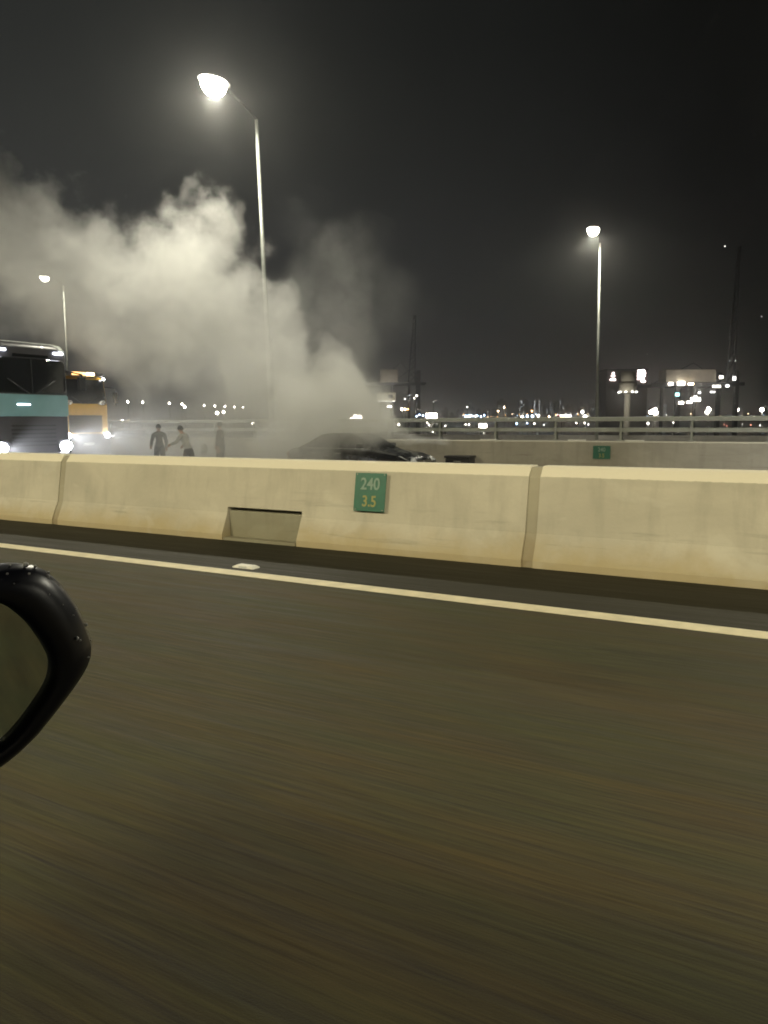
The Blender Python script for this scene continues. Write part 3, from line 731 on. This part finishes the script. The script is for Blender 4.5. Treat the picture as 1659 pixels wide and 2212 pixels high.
cl = lambda n_, c: mat(n_, c, .85, noise=.15, nscale=6)
skin = cl('skin', (.42, .27, .19)); hair = cl('hair', (.015, .013, .012))
D_P = 26.8
def foot(px, D=D_P): p = at(px, 1000, D); return (p.x, p.y, Z2)
person(foot(346), math.radians(150), 'person in pale grey top and grey trousers, leftmost of the three in the smoke', pose(.05, (.3, 0), (0, .0), .06), cl('grey_shirt', (.20, .20, .19)), cl('grey_trousers', (.07, .07, .075)), skin, hair)
person(foot(409, 25.6), math.radians(185), 'person in white top bending forward, middle of the three in the smoke', pose(.45, (.9, 0), (.6, 0), .22, 1.66), cl('white_shirt', (.46, .46, .43)), cl('brown_trousers', (.05, .045, .042)), skin, hair)
p3 = foot(478); person(p3, math.radians(200), 'person in dark trousers with feet together, rightmost of the three in the smoke', pose(.0, (.1, .0), (.55, .1), .03, 1.78), cl('taupe_shirt', (.12, .105, .09)), cl('navy_trousers', (.025, .032, .045)), skin, hair)
pb = at(441, 968, D_P - .2)
bgm = MB().loft([rrect(-.10 * s, .10 * s, 0, .02, .005, 0) if False else [(x * s, y * s, z) for x, y in ((-.06, -.11), (.06, -.11), (.07, 0), (.06, .11), (-.06, .11), (-.07, 0))] for s, z in ((.8, -.2), (1, -.1), (.95, .02), (.6, .1), (.25, .14))], smooth=True)
tag(bgm.build('carrier_bag', M['dirtywhite'], loc=(pb.x, pb.y, pb.z + .02)), 'small white carrier bag hanging beside the person in dark trousers', 'bag')

# dark low box by the far wall
pc = at(978, 992, 24.6)
bx = empty('storage_box', (pc.x, 23.1, Z2), math.radians(3), 'low dark box at the foot of the far wall in front of the smoking car', 'box')
MB().box(-.42, .42, -.28, .28, 0, .60).build('box_body', M['black'], bx, bevel=.03)
MB().box(-.45, .45, -.31, .31, .602, .68).build('lid', M['black'], bx, bevel=.02)
MB().bar((-.12, -.30, .5), (.12, -.30, .5), .015, n=6).build('handle', M['steel'], bx)
for px in (1246, 1012, 1385):  # white strips standing in for highlights along the wall top
    q = at(px, 953, 23.85)
    tag(MB().box(-.27, .27, 23.66, 23.74, .825, .855).build('highlight_strip', M['dirtywhite'], loc=(q.x, 0, 0)), 'thin pale strip standing in for a highlight on top of the far wall', 'reflector', 'highlight strips on the far wall')

# ------------------------------------------------------------------ smoke
Y_S = 20.3
OUT = [(925, 952, 962), (905, 945, 962), (885, 934, 964), (860, 905, 968), (842, 870, 972), (828, 820, 975), (800, 804, 980), (770, 798, 984), (738, 752, 1004), (704, 732, 1060), (680, 742, 1050), (652, 742, 1075), (634, 712, 1070), (618, 672, 1060), (600, 640, 1040), (572, 602, 1020), (535, 562, 998), (512, 500, 970), (480, 470, 940), (430, 464, 915), (380, 478, 895), (340, 500, 882), (312, 532, 872), (280, 520, 862), (220, 478, 835), (170, 455, 810), (120, 432, 785), (60, 375, 750), (15, 340, 725), (-70, 300, 715), (-160, 280, 715)]
rowsS = []
for px, t_, b_ in OUT:
    # depth where the plume plane y = Y_S is met
    r = fw + rt * ((px - 829.5) / F) - up2 * ((t_ - 1106) / F); k = Y_S / r.y; T = Vector((0, 0, HC)) + r * k
    r = fw + rt * ((px - 829.5) / F) - up2 * ((b_ - 1106) / F); k = Y_S / r.y; Bq = Vector((0, 0, HC)) + r * k
    rowsS.append(((T.x + Bq.x) / 2, max(T.z, Z2 + .3), max(Bq.z, Z2 - 1.4)))
rowsS.sort()
XA, XB = rowsS[0][0], rowsS[-1][0]
ZMAX = 18.0
def smoke_material():
    ma = bpy.data.materials.new('grey_smoke'); ma.use_nodes = True
    n = ma.node_tree.nodes; l = ma.node_tree.links.new; n.remove(n['Principled BSDF'])
    pos = n.new('ShaderNodeNewGeometry').outputs['Position']
    # billowing: push the coordinates about before reading the outline
    nb = n.new('ShaderNodeTexNoise'); nb.inputs['Scale'].default_value = .50; nb.inputs['Detail'].default_value = 5; nb.inputs['Roughness'].default_value = .66
    l(pos, nb.inputs['Vector'])
    v1 = n.new('ShaderNodeVectorMath'); v1.operation = 'SUBTRACT'; l(nb.outputs['Color'], v1.inputs[0]); v1.inputs[1].default_value = (.5, .5, .5)
    v2 = n.new('ShaderNodeVectorMath'); v2.operation = 'SCALE'; l(v1.outputs[0], v2.inputs[0])
    sx0 = n.new('ShaderNodeSeparateXYZ'); l(pos, sx0.inputs[0])
    amp = maprange(n, l, sx0.outputs['X'], -10.0, -18.0, .6, 3.6)
    l(amp, v2.inputs['Scale'])
    v3 = n.new('ShaderNodeVectorMath'); v3.operation = 'ADD'; l(pos, v3.inputs[0]); l(v2.outputs[0], v3.inputs[1])
    s = n.new('ShaderNodeSeparateXYZ'); l(v3.outputs[0], s.inputs[0])
    X, Y, Z = s.outputs
    u = maprange(n, l, X, XA, XB)
    def curve(vals):
        fc = n.new('ShaderNodeFloatCurve'); c = fc.mapping.curves[0]
        pts = [((x - XA) / (XB - XA), v) for x, v in vals]
        c.points[0].location = pts[0]; c.points[1].location = pts[-1]
        for q in pts[1:-1]: c.points.new(*q)
        for q in c.points: q.handle_type = 'AUTO_CLAMPED'
        fc.mapping.update(); l(u, fc.inputs['Value']); return fc.outputs[0]
    top = math_node(n, l, 'MULTIPLY', curve([(x, (t + 2) / ZMAX) for x, t, b in rowsS]), ZMAX)
    bot = math_node(n, l, 'MULTIPLY', curve([(x, (b + 2) / ZMAX) for x, t, b in rowsS]), ZMAX)
    den = curve([(x, d) for x, d in ((XA, .10), (-31, .16), (-27, .24), (-22, .36), (-19, .46), (-16, .52), (-13, .9), (-11.2, 1.1), (XB, .5))])
    mid = math_node(n, l, 'MULTIPLY', math_node(n, l, 'ADD', top, bot), .5)
    half = math_node(n, l, 'MULTIPLY', math_node(n, l, 'SUBTRACT', top, bot), .5)
    half = math_node(n, l, 'MAXIMUM', half, .12)
    z1 = math_node(n, l, 'ADD', Z, 2.0)
    q = math_node(n, l, 'DIVIDE', math_node(n, l, 'SUBTRACT', z1, mid), half)
    th = math_node(n, l, 'MINIMUM', math_node(n, l, 'MULTIPLY_ADD', half, .62, .30), 2.3)
    wv = math_node(n, l, 'DIVIDE', math_node(n, l, 'SUBTRACT', Y, Y_S), th)
    r = math_node(n, l, 'SQRT', math_node(n, l, 'ADD', math_node(n, l, 'POWER', math_node(n, l, 'ABSOLUTE', q), 2.4), math_node(n, l, 'MULTIPLY', wv, wv)))
    fine = noise(n, l, pos, 1.7, 5, .68, .6)
    vo = n.new('ShaderNodeTexVoronoi'); vo.inputs['Scale'].default_value = .62; l(v3.outputs[0], vo.inputs['Vector'])
    rr = math_node(n, l, 'ADD', r, math_node(n, l, 'MULTIPLY_ADD', fine, .95, -.47))
    rr = math_node(n, l, 'ADD', rr, math_node(n, l, 'MULTIPLY_ADD', vo.outputs['Distance'], 1.0, -.52))
    vo2 = n.new('ShaderNodeTexVoronoi'); vo2.inputs['Scale'].default_value = 1.35; l(v3.outputs[0], vo2.inputs['Vector'])
    rr = math_node(n, l, 'ADD', rr, math_node(n, l, 'MULTIPLY_ADD', vo2.outputs['Distance'], .28, -.15))
    # underside thins out more softly than the billowing top
    soft = maprange(n, l, q, -.9, .5, .0, .80)
    dn = maprange(n, l, rr, 1.05, soft, 0., 1., True)
    dn = math_node(n, l, 'MULTIPLY', dn, den)
    dn = math_node(n, l, 'MULTIPLY', dn, maprange(n, l, q, .9, -.4, .6, 1.25))            # densest low down, near the source
    lump = noise(n, l, scaled(n, l, pos, (.5, .5, .5), (3, 7, 1)), 1.0, 3, .55)
    dn = math_node(n, l, 'MULTIPLY', dn, maprange(n, l, lump, .32, .66, .35, 1.35))
    # thin drifting veil to the right of the column
    cv = at(715, 735, 25.2)
    dx = math_node(n, l, 'DIVIDE', math_node(n, l, 'SUBTRACT', X, cv.x), 3.1)
    dz = math_node(n, l, 'DIVIDE', math_node(n, l, 'SUBTRACT', Z, cv.z), 4.0)
    dy = math_node(n, l, 'DIVIDE', math_node(n, l, 'SUBTRACT', Y, Y_S + .8), 1.6)
    rv = math_node(n, l, 'SQRT', math_node(n, l, 'ADD', math_node(n, l, 'ADD', math_node(n, l, 'MULTIPLY', dx, dx), math_node(n, l, 'MULTIPLY', dz, dz)), math_node(n, l, 'MULTIPLY', dy, dy)))
    veil = math_node(n, l, 'MULTIPLY', maprange(n, l, math_node(n, l, 'ADD', rv, math_node(n, l, 'MULTIPLY_ADD', vo.outputs['Distance'], .7, -.35)), 1.1, .45, 0, .10, True), maprange(n, l, fine, .34, .62, .25, 1.3))
    dn = math_node(n, l, 'ADD', dn, veil)
    # thin smoke lying on the road round the people and the car
    lx = maprange(n, l, math_node(n, l, 'ABSOLUTE', math_node(n, l, 'ADD', sx0.outputs['X'], 19.4)), 7.2, 4.4, 0, 1, True)
    ly = maprange(n, l, math_node(n, l, 'ABSOLUTE', math_node(n, l, 'SUBTRACT', sx0.outputs['Y'], Y_S)), 2.6, 1.0, 0, 1, True)
    lz = maprange(n, l, sx0.outputs['Z'], 2.8, .2, 0, .36, True)
    low_ = math_node(n, l, 'MULTIPLY', math_node(n, l, 'MULTIPLY', lx, ly), math_node(n, l, 'MULTIPLY', lz, maprange(n, l, lump, .3, .65, .4, 1.3)))
    dn = math_node(n, l, 'ADD', dn, low_)
    dn = math_node(n, l, 'MULTIPLY', dn, maprange(n, l, sx0.outputs['Z'], Z2, Z2 + .3))
    dn = math_node(n, l, 'MULTIPLY', dn, 1.0)
    pv = n.new('ShaderNodeVolumePrincipled'); pv.inputs['Color'].default_value = (.985, .985, .962, 1); pv.inputs['Anisotropy'].default_value = .1
    l(dn, pv.inputs['Density'])
    l(pv.outputs[0], n['Material Output'].inputs['Volume'])
    try: ma.cycles.volume_step_rate = .2
    except Exception: pass
    return ma
def smoke_hull():
    b = MB(); lp = []
    xs = [XA - .1] + [XA + (XB + .6 - XA) * k / 16 for k in range(1, 17)]
    loops = []
    for x in xs:
        near = [r for r in rowsS if abs(r[0] - x) < 2.2] or [min(rowsS, key=lambda r: abs(r[0] - x))]
        zt = max(r[1] for r in near) + (1.1 if x < -12.5 else .5); zb = max(Z2 + .01, min(r[2] for r in near) - .9)
        if -20 < x < -10.5: zt = max(zt, 9.0 - abs(x + 14.5) * .5)
        if -26 < x < -10: zb = Z2 + .01
        th = 3.0 if x < -14 else (2.6 if x < -11 else 1.3)
        loops.append(rrect(Y_S - th, Y_S + th + .2, zb, zt, .3, x, n=2))
    return b.loft(loops, smooth=False)
sm = smoke_hull().build('smoke_plume', smoke_material())
tag(sm, 'thick pale grey smoke plume billowing left from the car bonnet', 'smoke', kind='stuff')

# ------------------------------------------------------------------ harbour, port and city lights
def base_z(D): return -16 if D < 900 else -19.5
def far_lamp(px, py, D, r_px, em, label, group, cat='lamp', pole=True, n=8):
    p = at(px, py, D); r = r_px * .8 * D / F; zb = base_z(D)
    b = MB().ell((0, 0, 0), (r, r, r * 1.1), n, 6, mi=1)
    if pole: b.bar((r * .4, 0, -r * .8), (r * .4, 0, zb - p.z), .0007 * D * .35 + .05, n=6, mi=0)
    o = b.build('far_lamp', [M['pole'], E[em]], loc=p)
    return tag(o, label, cat, group)
row = [(276, 868), (308, 869), (366, 871), (393, 873), (441, 876), (464, 877), (486, 878), (506, 879), (525, 880)]
for px, py in row: far_lamp(px, py, 420, 2.6, 'hot', 'tiny white lamp in the row of lamps on the shore seen through the smoke', 'row of shore lamps behind the smoke')
for px, py, r in ((399, 879, 3.5), (469, 892, 4.5), (483, 890, 4)): far_lamp(px, py, 380, r, 'hot', 'larger white lamp just below the row of shore lamps behind the smoke', 'larger lamps below the row')
for px, py, r, sd_ in ((760, 904, 4, 'smallest, leftmost'), (768, 900, 6.5, 'largest, middle'), (778, 901, 6, 'rightmost')): far_lamp(px, py, 160, r, 'hot', sd_ + ' floodlight of three glowing through the smoke above the car', 'floodlights behind the car')
far_lamp(547, 913, 150, 5, 'hot', 'single white light low behind the rails left of the dense smoke', 'single lights')
far_lamp(264, 910, 140, 4, 'hot', 'left lamp of the pair right of the yellow lorry', 'pair of lamps right of the lorry')
far_lamp(278, 911, 140, 4, 'warm', 'right lamp of the pair right of the yellow lorry', 'pair of lamps right of the lorry')
far_lamp(587, 727, 90, 1.6, 'mid', 'small faint light high on a mast inside the smoke', 'single lights')
# port floodlight masts
def mast(px, py, D, heads, label, group):
    p = at(px, py, D); zb = -16; t = empty('floodlight_mast', (p.x, p.y, zb), 0, label, 'floodlight', group)
    h = p.z - zb; s = D / F
    MB().bar((0, 0, 0), (0, 0, h), .45, .25, 8).build('mast', M['pole'], t)
    MB().box(-5 * s, 5 * s, -.3, .3, h - .3, h).build('crossarm', M['steel'], t)
    for hx, hz, r in heads: MB().ell((hx * s, -.5, h + hz * s), (r * s, r * s, r * s), 10, 6).build('lamp', E['hot'], t)
G = 'floodlight masts on the container terminal'
mast(1413, 890, 420, ((-6, 0, 4.5), (0, 2, 5.5), (4, -2, 4.5), (3, 6, 3)), 'brightest floodlight mast between the round mast and the crane', G)
mast(1530, 888, 420, ((-2, -2, 4), (1, 3, 4.5), (0, 6, 3)), 'floodlight mast below the crane house right of its inner legs', G)
mast(1592, 886, 480, ((0, 1, 4), (0, -4, 2.5)), 'floodlight mast just right of the thick crane leg', G)
mast(1646, 886, 480, ((0, 1, 4), (2, 0, 2)), 'floodlight mast at the right edge above the rails', G)
# bright signs
def lit_sign(px, py, D, w_px, h_px, em, label, name='lit_sign'):
    p = at(px, py, D); s = D / F; zb = base_z(D)
    t = empty(name, p, -math.radians(90) + YAW, label, 'sign'); t.rotation_euler.z = math.pi / 2 - YAW + math.radians(0)
    t.rotation_euler.z = math.atan2(R_H.y, R_H.x)
    MB().box(-w_px * s / 2, w_px * s / 2, 0, .4, -h_px * s / 2, h_px * s / 2).build('frame', M['crane'], t)
    MB().box(-w_px * s / 2 * .95, w_px * s / 2 * .95, -.08, -.002, -h_px * s / 2 * .94, h_px * s / 2 * .94).build('lit_panel', E[em], t)
    for sx in (-.3, .3): MB().bar((sx * w_px * s, .2, -h_px * s / 2), (sx * w_px * s, .2, zb - p.z), .3, n=6).build('leg', M['crane'], t)
    return t
lit_sign(932, 900, 500, 24, 15, 'hot', 'brightest square white sign above the rails right of the car')
lit_sign(1043, 921, 380, 17, 11, 'hot', 'bright white sign between the two rails right of the car')
lit_sign(819 + 144 - 1, 920, 450, 2, 2, 'white', 'tiny square light low between the two brightest white signs')
lit_sign(961, 884, 600, 13, 5, 'white', 'small tilted white strip light left of the bright square sign') if False else None
lit_sign(958 - 2, 884, 600, 0.1, .1, 'white', 'x') if False else None
lit_sign(1010, 899, 700, 13, 5, 'blue', 'small blue lit sign right of the brightest white sign')
lit_sign(1162, 928, 500, 13, 5, 'cyan', 'small cyan lit sign low between the rails')
lit_sign(1222, 899, 800, 26, 7, 'mid', 'long pale lit roof with an orange panel beyond the rails')
lit_sign(1216, 899.5, 790, 9, 5, 'orange', 'orange panel glowing on the long pale lit roof')
far_lamp(1258, 890, 780, 4, 'white', 'upper white light at the right end of the long pale roof', 'single lights')
far_lamp(1264, 901, 780, 5, 'hot', 'lower white light at the right end of the long pale roof', 'single lights')
# scattered small lights; group phrase carries what they share
LB = lambda em: 'tiny %s light among the scattered lights along the far shore' % {'mid': 'pale', 'dim': 'faint grey', 'white': 'bright white', 'warm': 'warm yellow', 'orange': 'orange', 'blue': 'blue', 'hot': 'glaring white', 'red': 'red', 'cyan': 'cyan', 'green': 'green'}[em]
GS = 'scattered lights along the far shore'
scat = [(885, 854, 1.3, 'dim'), (895, 860, 1.5, 'white'), (900, 855, 2, 'white'), (875, 884, 3, 'warm'), (868, 884, 3.5, 'white'), (881, 884, 2, 'orange'), (936, 868, 1, 'mid'), (1018, 896, 1, 'white'), (906, 896, 2.2, 'blue'), (914, 898, 2.2, 'blue'), (900, 899, 2, 'blue'), (861, 917, 3, 'white'), (923, 912, 2.5, 'white'), (927, 918, 2, 'white'), (1000, 897, 1.2, 'mid'), (1009, 879, 1.4, 'white'), (1027, 899, 2.2, 'white'), (1031, 898, 2.2, 'blue'), (1039, 900, 2.4, 'blue'), (1046, 897, 2.3, 'blue'), (1021, 899, 2, 'blue'), (1006, 917, 1.6, 'white'), (1013, 917, 2, 'white'), (1076, 888, 2, 'warm'), (1089, 880, 2, 'warm'),
        (1128, 901, 3, 'hot'), (1139, 899, 3.2, 'blue'), (1150, 899, 3.4, 'blue'), (1163, 898, 3.4, 'white'), (1186, 900, 2.2, 'warm'), (1205, 897, 1.8, 'red'), (1205, 903, 1.6, 'orange'), (1149, 888, 2.2, 'orange'), (1116, 915, 2.4, 'blue'), (1139, 914, 2.2, 'blue'), (1154, 915, 2, 'white'), (1175, 918, 1.8, 'mid'), (1110, 928, 1.8, 'mid'), (1120, 929, 1.4, 'white'), (1129, 930, 1.8, 'white'), (1148, 929, 1.8, 'white'), (1168, 926, 2, 'white'), (1092, 928, 2, 'mid'), (1245, 914, 1.6, 'white'), (1263, 914, 2, 'white'), (1271, 917, 2.2, 'mid'), (1300, 916, 1.6, 'orange'), (1308, 916, 2.4, 'orange'), (1326, 914, 3, 'white'), (1332, 914, 2.2, 'white'), (1345, 916, 2.6, 'orange'), (1350, 918, 3, 'orange'), (1343, 912, 1.8, 'warm'), (1325, 899, 2, 'white'), (1350, 897, 2.8, 'warm'), (1393, 896, 2.6, 'orange'), (1386, 915, 2.8, 'white'), (1400, 915, 2.8, 'white'), (1455, 913, 2, 'white'), (1501, 913, 1, 'mid'), (1570, 920, 1.5, 'red'), (1604, 916, 1, 'mid'), (1622, 918, 2, 'red'), (1642, 919, 2, 'mid'), (1564, 917, 1.6, 'red'), (1460, 942, 2, 'cyan'), (1489, 943, 1, 'green'), (1566, 532, 1.2, 'mid'), (1398, 765, 1.0, 'mid'), (1645, 684, 1, 'mid'), (1589, 779, 1.3, 'mid'), (1577, 779, 1.1, 'dim'), (1180, 941, 2, 'blue'), (1140, 941, 1.6, 'blue'), (1152, 941, 1.6, 'white'), (935, 932, 2, 'white'), (1046, 936, 1.6, 'white'), (1260, 941, 1.6, 'mid'), (1240, 941, 1.4, 'mid'), (700, 880, 1.2, 'mid'), (720, 886, 1.2, 'mid'), (650, 885, 1.2, 'mid'), (624, 872, 1.2, 'mid')]
for px, py, r, em in scat:
    high = py < 800
    tall = 'tiny warning light high above the terminal against the dark sky'
    D = 520 if py < 905 else 640
    if py > 935: D = 800
    far_lamp(px, py, D, r, em, tall if high else LB(em), 'warning lights high over the terminal' if high else GS, 'light', pole=not high)
rnd = random.Random(11)
for k in range(150):
    px = rnd.choice((rnd.uniform(990, 1300), rnd.uniform(1080, 1420), rnd.uniform(1280, 1659)))
    em = rnd.choice(('mid', 'dim', 'dim', 'white', 'warm', 'orange', 'blue'))
    far_lamp(px, rnd.uniform(893, 904), rnd.uniform(1200, 2200), rnd.uniform(.5, 1.1), em, LB(em), GS, 'light', n=6)

# city towers across the water: window lights are single tiny panes joined per tower
def tower_block(px0, px1, py_top, D, em, dens, label, stripe=False, seed=1):
    c = at((px0 + px1) / 2, 905, D); s = D / F; wd = (px1 - px0) * s; top = at(px0, py_top, D).z; zb = -19.5; h = top - zb
    t = empty('tower_block', (c.x, c.y, zb), math.atan2(R_H.y, R_H.x), label, 'building', 'tower blocks across the water')
    b = MB().box(-wd / 2, wd / 2, 0, wd * .8, 0, h); b.box(-wd * .2, wd * .2, wd * .2, wd * .6, h, h + 4); b.box(-wd / 2 - .3, wd / 2 + .3, -.3, wd * .8 + .3, h * .0, 6)
    b.build('facade', M['tower'], t)
    r_ = random.Random(seed); wb = MB(); nx = max(3, int(wd / 5)); nz_ = int(h / 5)
    for i in range(nx):
        for j in range(2, nz_):
            if r_.random() < dens or (stripe and i in (0, nx - 1)):
                x = -wd / 2 + (i + .5) * wd / nx; z = j * 5.
                wb.box(x - 1.1, x + 1.1, -.25, -.02, z - 1.2, z + 1.2)
    if wb.v:
        o = wb.build('lit_window', E[em], t); o['kind'] = 'stuff'
    return t
tw = [(1075, 1092, 866, 1500, 'dimmer', 1.0, 'pale evenly lit tower block standing alone left of the taller towers'), (1121, 1141, 863, 2200, 'dim', .25, 'dark tower block with a bright crown and few lit windows'), (1152, 1167, 862, 2200, 'dim', .12, 'dark tower block with lit vertical edge strips')]
for i, (a, c, t_, D, em, dn, lb) in enumerate(tw): tower_block(a, c, t_, D, em, dn, lb, stripe=(i == 2), seed=i)
rnd = random.Random(5)
for k in range(22):
    a = 1172 + k * 12.2 + rnd.uniform(-3, 3)
    tower_block(a, a + rnd.uniform(8, 11), rnd.uniform(858, 880), rnd.uniform(2100, 2700), 'dim', rnd.uniform(.06, .2), 'distant dark tower block with scattered dim windows in the cluster across the water', seed=20 + k)
for k in range(12):
    a = 940 + k * 11 + rnd.uniform(-3, 3)
    tower_block(a, a + rnd.uniform(7, 10), rnd.uniform(880, 893), 2600, 'dim', rnd.uniform(.05, .15), 'distant low dark block with a few dim windows behind the bright sign', seed=60 + k)

# round-headed mast
p = at(1354, 905, 160); s = 160 / F
t = empty('high_mast', (p.x, p.y, -16), 0, 'tall concrete mast with a round two-tier head right of the slim street lamp', 'mast')
zt = at(1354, 815, 160).z + 16
MB().bar((0, 0, 0), (0, 0, zt - 1.5), .85, .55, 14).build('shaft', M['farmast'], t)
MB().loft([[(r * math.cos(2 * math.pi * i / 20), r * math.sin(2 * math.pi * i / 20), z) for i in range(20)] for r, z in ((.6, zt - 3.4), (1.5, zt - 3.1), (1.75, zt - 2.2), (1.8, zt - 1.3), (1.45, zt - 1.0))]).build('lower_ring', M['farmast'], t)
MB().loft([[(r * math.cos(2 * math.pi * i / 20), r * math.sin(2 * math.pi * i / 20), z) for i in range(20)] for r, z in ((1.1, zt - 1.0), (1.5, zt - .7), (1.5, zt + .9), (1.2, zt + 1.1))]).build('upper_drum', M['farmast'], t)
for k in range(8):
    a = k * math.pi / 4; MB().ell((1.75 * math.cos(a), 1.75 * math.sin(a), zt - 3.0), (.28, .28, .16), 8, 5).build('floodlamp', E['mid'], t)
flood_mast = t; mast_top = zt
# lit building behind the mast
p = at(1352, 905, 330); s = 330 / F
t = empty('port_building', (p.x, p.y, -16), math.atan2(R_H.y, R_H.x), 'dark building with stacked pink-white lit floors at both ends behind the mast', 'building')
zt = at(1352, 800, 330).z + 16
MB().box(-44 * s, 44 * s, .1, 14, 0, zt).build('wall', M['tower'], t); MB().box(-45 * s, 45 * s, .0, 14.2, zt, zt + .6).build('roof', M['crane'], t)
for px0, px1, py in ((-32, -28, 806), (-34, -27, 812), (-36, -25, 820), (22, 37, 801), (22, 39, 806.5), (22, 38, 812.5), (22, 36, 818.5), (30, 39, 824)):
    z = at(1352, py, 330).z + 16
    MB().box(px0 * s, px1 * s, -.2, .098, z - 1.6 * s, z + 1.6 * s).build('lit_window', E['pink'], t)

# quay cranes
def fill_light(parent, loc, W, col=(1, .93, .82)):  # unseen point light without fixture, added to brighten nearby port structures
    d = bpy.data.lights.new('floodlight', 'POINT'); d.energy = W; d.color = col; d.shadow_soft_size = .5
    o = bpy.data.objects.new('floodlight', d); COL.objects.link(o); o.parent = parent; o.location = loc
    return o
def crane(px, D, label, boom_up, house_px, house_py, full=True):
    """legs on the quay, girder, machinery house, raised or level boom"""
    p = at(px, 905, D); s = D / F
    t = empty('quay_crane', (p.x, p.y, -16), math.atan2(R_H.y, R_H.x), label, 'crane', 'cranes on the container terminal')
    Z = lambda py: at(px, py, D).z + 16
    zg = Z(826)
    for x in (house_px[0] + 24, house_px[0] + 62):
        MB().box(x * s - .55, x * s + .55, 0, 1.1, 0, zg).build('leg', M['crane'], t)
        MB().box(x * s - .55, x * s + .55, 16, 17.1, 0, zg).build('leg', M['crane'], t)
    MB().box((house_px[1] + 40) * s, (house_px[1] + 48) * s, 0, 1.6, 0, Z(800)).build('leg', M['crane'], t)
    MB().box((house_px[1] + 40) * s, (house_px[1] + 48) * s, 16, 17.6, 0, Z(800)).build('leg', M['crane'], t)
    MB().box((house_px[0] - 30) * s, (house_px[1] + 60) * s, .2, 1.4, zg - 1.3, zg).build('girder', M['crane'], t)
    MB().box((house_px[0] - 30) * s, (house_px[1] + 60) * s, 15.5, 16.7, zg - 1.3, zg).build('girder', M['crane'], t)
    MB().box(house_px[0] * s, house_px[1] * s, 1.0, 9, zg + .05, Z(797)).build('machinery_house', M['crane_house'], t, bevel=.3)
    fill_light(t, ((house_px[0] + house_px[1]) * .5 * s, -8, zg - 2), 420)
    b = MB(); X0 = house_px[0] * s
    for a, c in (((X0 - 2, .5, zg), (X0 + 14, .5, Z(780))), ((X0 + 14, .5, Z(780)), (X0 + 26, .5, zg)), ((X0 + 8, .4, zg), (X0 + 20, .4, Z(797)))): b.bar(a[:1] + (9.5,) + a[2:], c[:1] + (9.5,) + c[2:], .16, n=6)
    b.build('stay', M['crane'], t)
    if boom_up:
        bb = MB(); xb = (house_px[1] + 22) * s; x2 = xb + 14 * s; z0, z1 = zg, Z(boom_up)
        bb.bar((xb, .5, z0), (xb + 12 * s, .5, z1), .45, .3, n=6).bar((x2, .5, z0), (x2 + 2 * s, .5, z1), .45, .3, n=6)
        nn = 12
        for k in range(nn):
            f0, f1 = k / nn, (k + 1) / nn
            A = (xb + 12 * s * f0, .5, z0 + (z1 - z0) * f0); Bp = (x2 + 2 * s * f1, .5, z0 + (z1 - z0) * f1)
            bb.bar(A, Bp, .18, n=5)
        bb.build('boom', M['crane'], t)
    for x, py, w_, h_, em in full:
        z = Z(py); MB().box((x - w_ / 2) * s, (x + w_ / 2) * s, -.4, -.02, z - h_ * s / 2, z + h_ * s / 2).build('floodlamp', E[em], t)
    return t
c0 = 1512
crane(c0, 300, 'large quay crane with a beige lit machinery house and raised boom at right', 532, (1437 - c0, 1545 - c0), 797,
      [(1446 - c0, 829, 9, 6, 'white'), (1468 - c0, 828, 15, 8, 'white'), (1489 - c0, 829.5, 11, 4, 'warm'), (1544 - c0, 835, 16, 4, 'white'), (1553 - c0, 815, 7, 5, 'white'), (1581 - c0, 818, 6, 8, 'mid'), (1567 - c0, 834, 7, 5, 'mid'), (1461 - c0, 852, 8, 7, 'cyan'), (1470 - c0, 870, 9, 5, 'hot'), (1487 - c0, 869, 10, 4, 'hot'), (1500 - c0, 861, 5, 11, 'white'), (1492 - c0, 863, 4, 8, 'white'), (1508 - c0, 863, 5, 8, 'white'), (1508 - c0, 848, 5, 4, 'mid'), (1536 - c0, 847, 10, 3, 'mid')])
c1 = 868
crane(c1, 520, 'dim quay crane with raised boom beyond the smoking car', 680, (822 - c1, 860 - c1), 850, [(875 - c1, 862, 3, 2, 'mid'), (842 - c1, 878, 12, 4, 'white')])
p = at(836, 858, 300)
bb = empty('gantry_sign', p, math.atan2(R_H.y, R_H.x), 'pale grey box sign with a dark square above the car bonnet', 'sign'); s = 300 / F
MB().box(-22 * s, 19 * s, 0, 2, -9 * s, 10 * s).build('sign_box', M['farmast'], bb, bevel=.1)
MB().box(2 * s, 12 * s, -.1, -.002, -2 * s, 5 * s).build('dark_square', M['black'], bb)
MB().box(-20 * s, 17 * s, -.3, -.1, -8.9 * s, -8.3 * s).build('light_bar', E['mid'], bb)
fill_light(flood_mast, (.0, -6, mast_top - 4.5), 160)
fill_light(bb, (0, -7, -2), 380)
for sx in (-14, 12): MB().bar((sx * s, 1, -9 * s), (sx * s, 1, -16 - p.z), .4, n=6).build('leg', M['crane'], bb)

# ------------------------------------------------------------------ haze
hm = bpy.data.materials.new('night_haze'); hm.use_nodes = True
n_ = hm.node_tree.nodes; n_.remove(n_['Principled BSDF'])
pv = n_.new('ShaderNodeVolumePrincipled'); pv.inputs['Color'].default_value = (.95, .95, .95, 1)
pv.inputs['Density'].default_value = .0005; pv.inputs['Anisotropy'].default_value = .88
hm.cycles.volume_sampling = 'EQUIANGULAR'
hm.node_tree.links.new(pv.outputs[0], n_['Material Output'].inputs['Volume'])
hz_ = MB().box(-9500, 9500, -3500, 9500, -23, 82).build('haze', hm)
tag(hz_, kind='stuff')
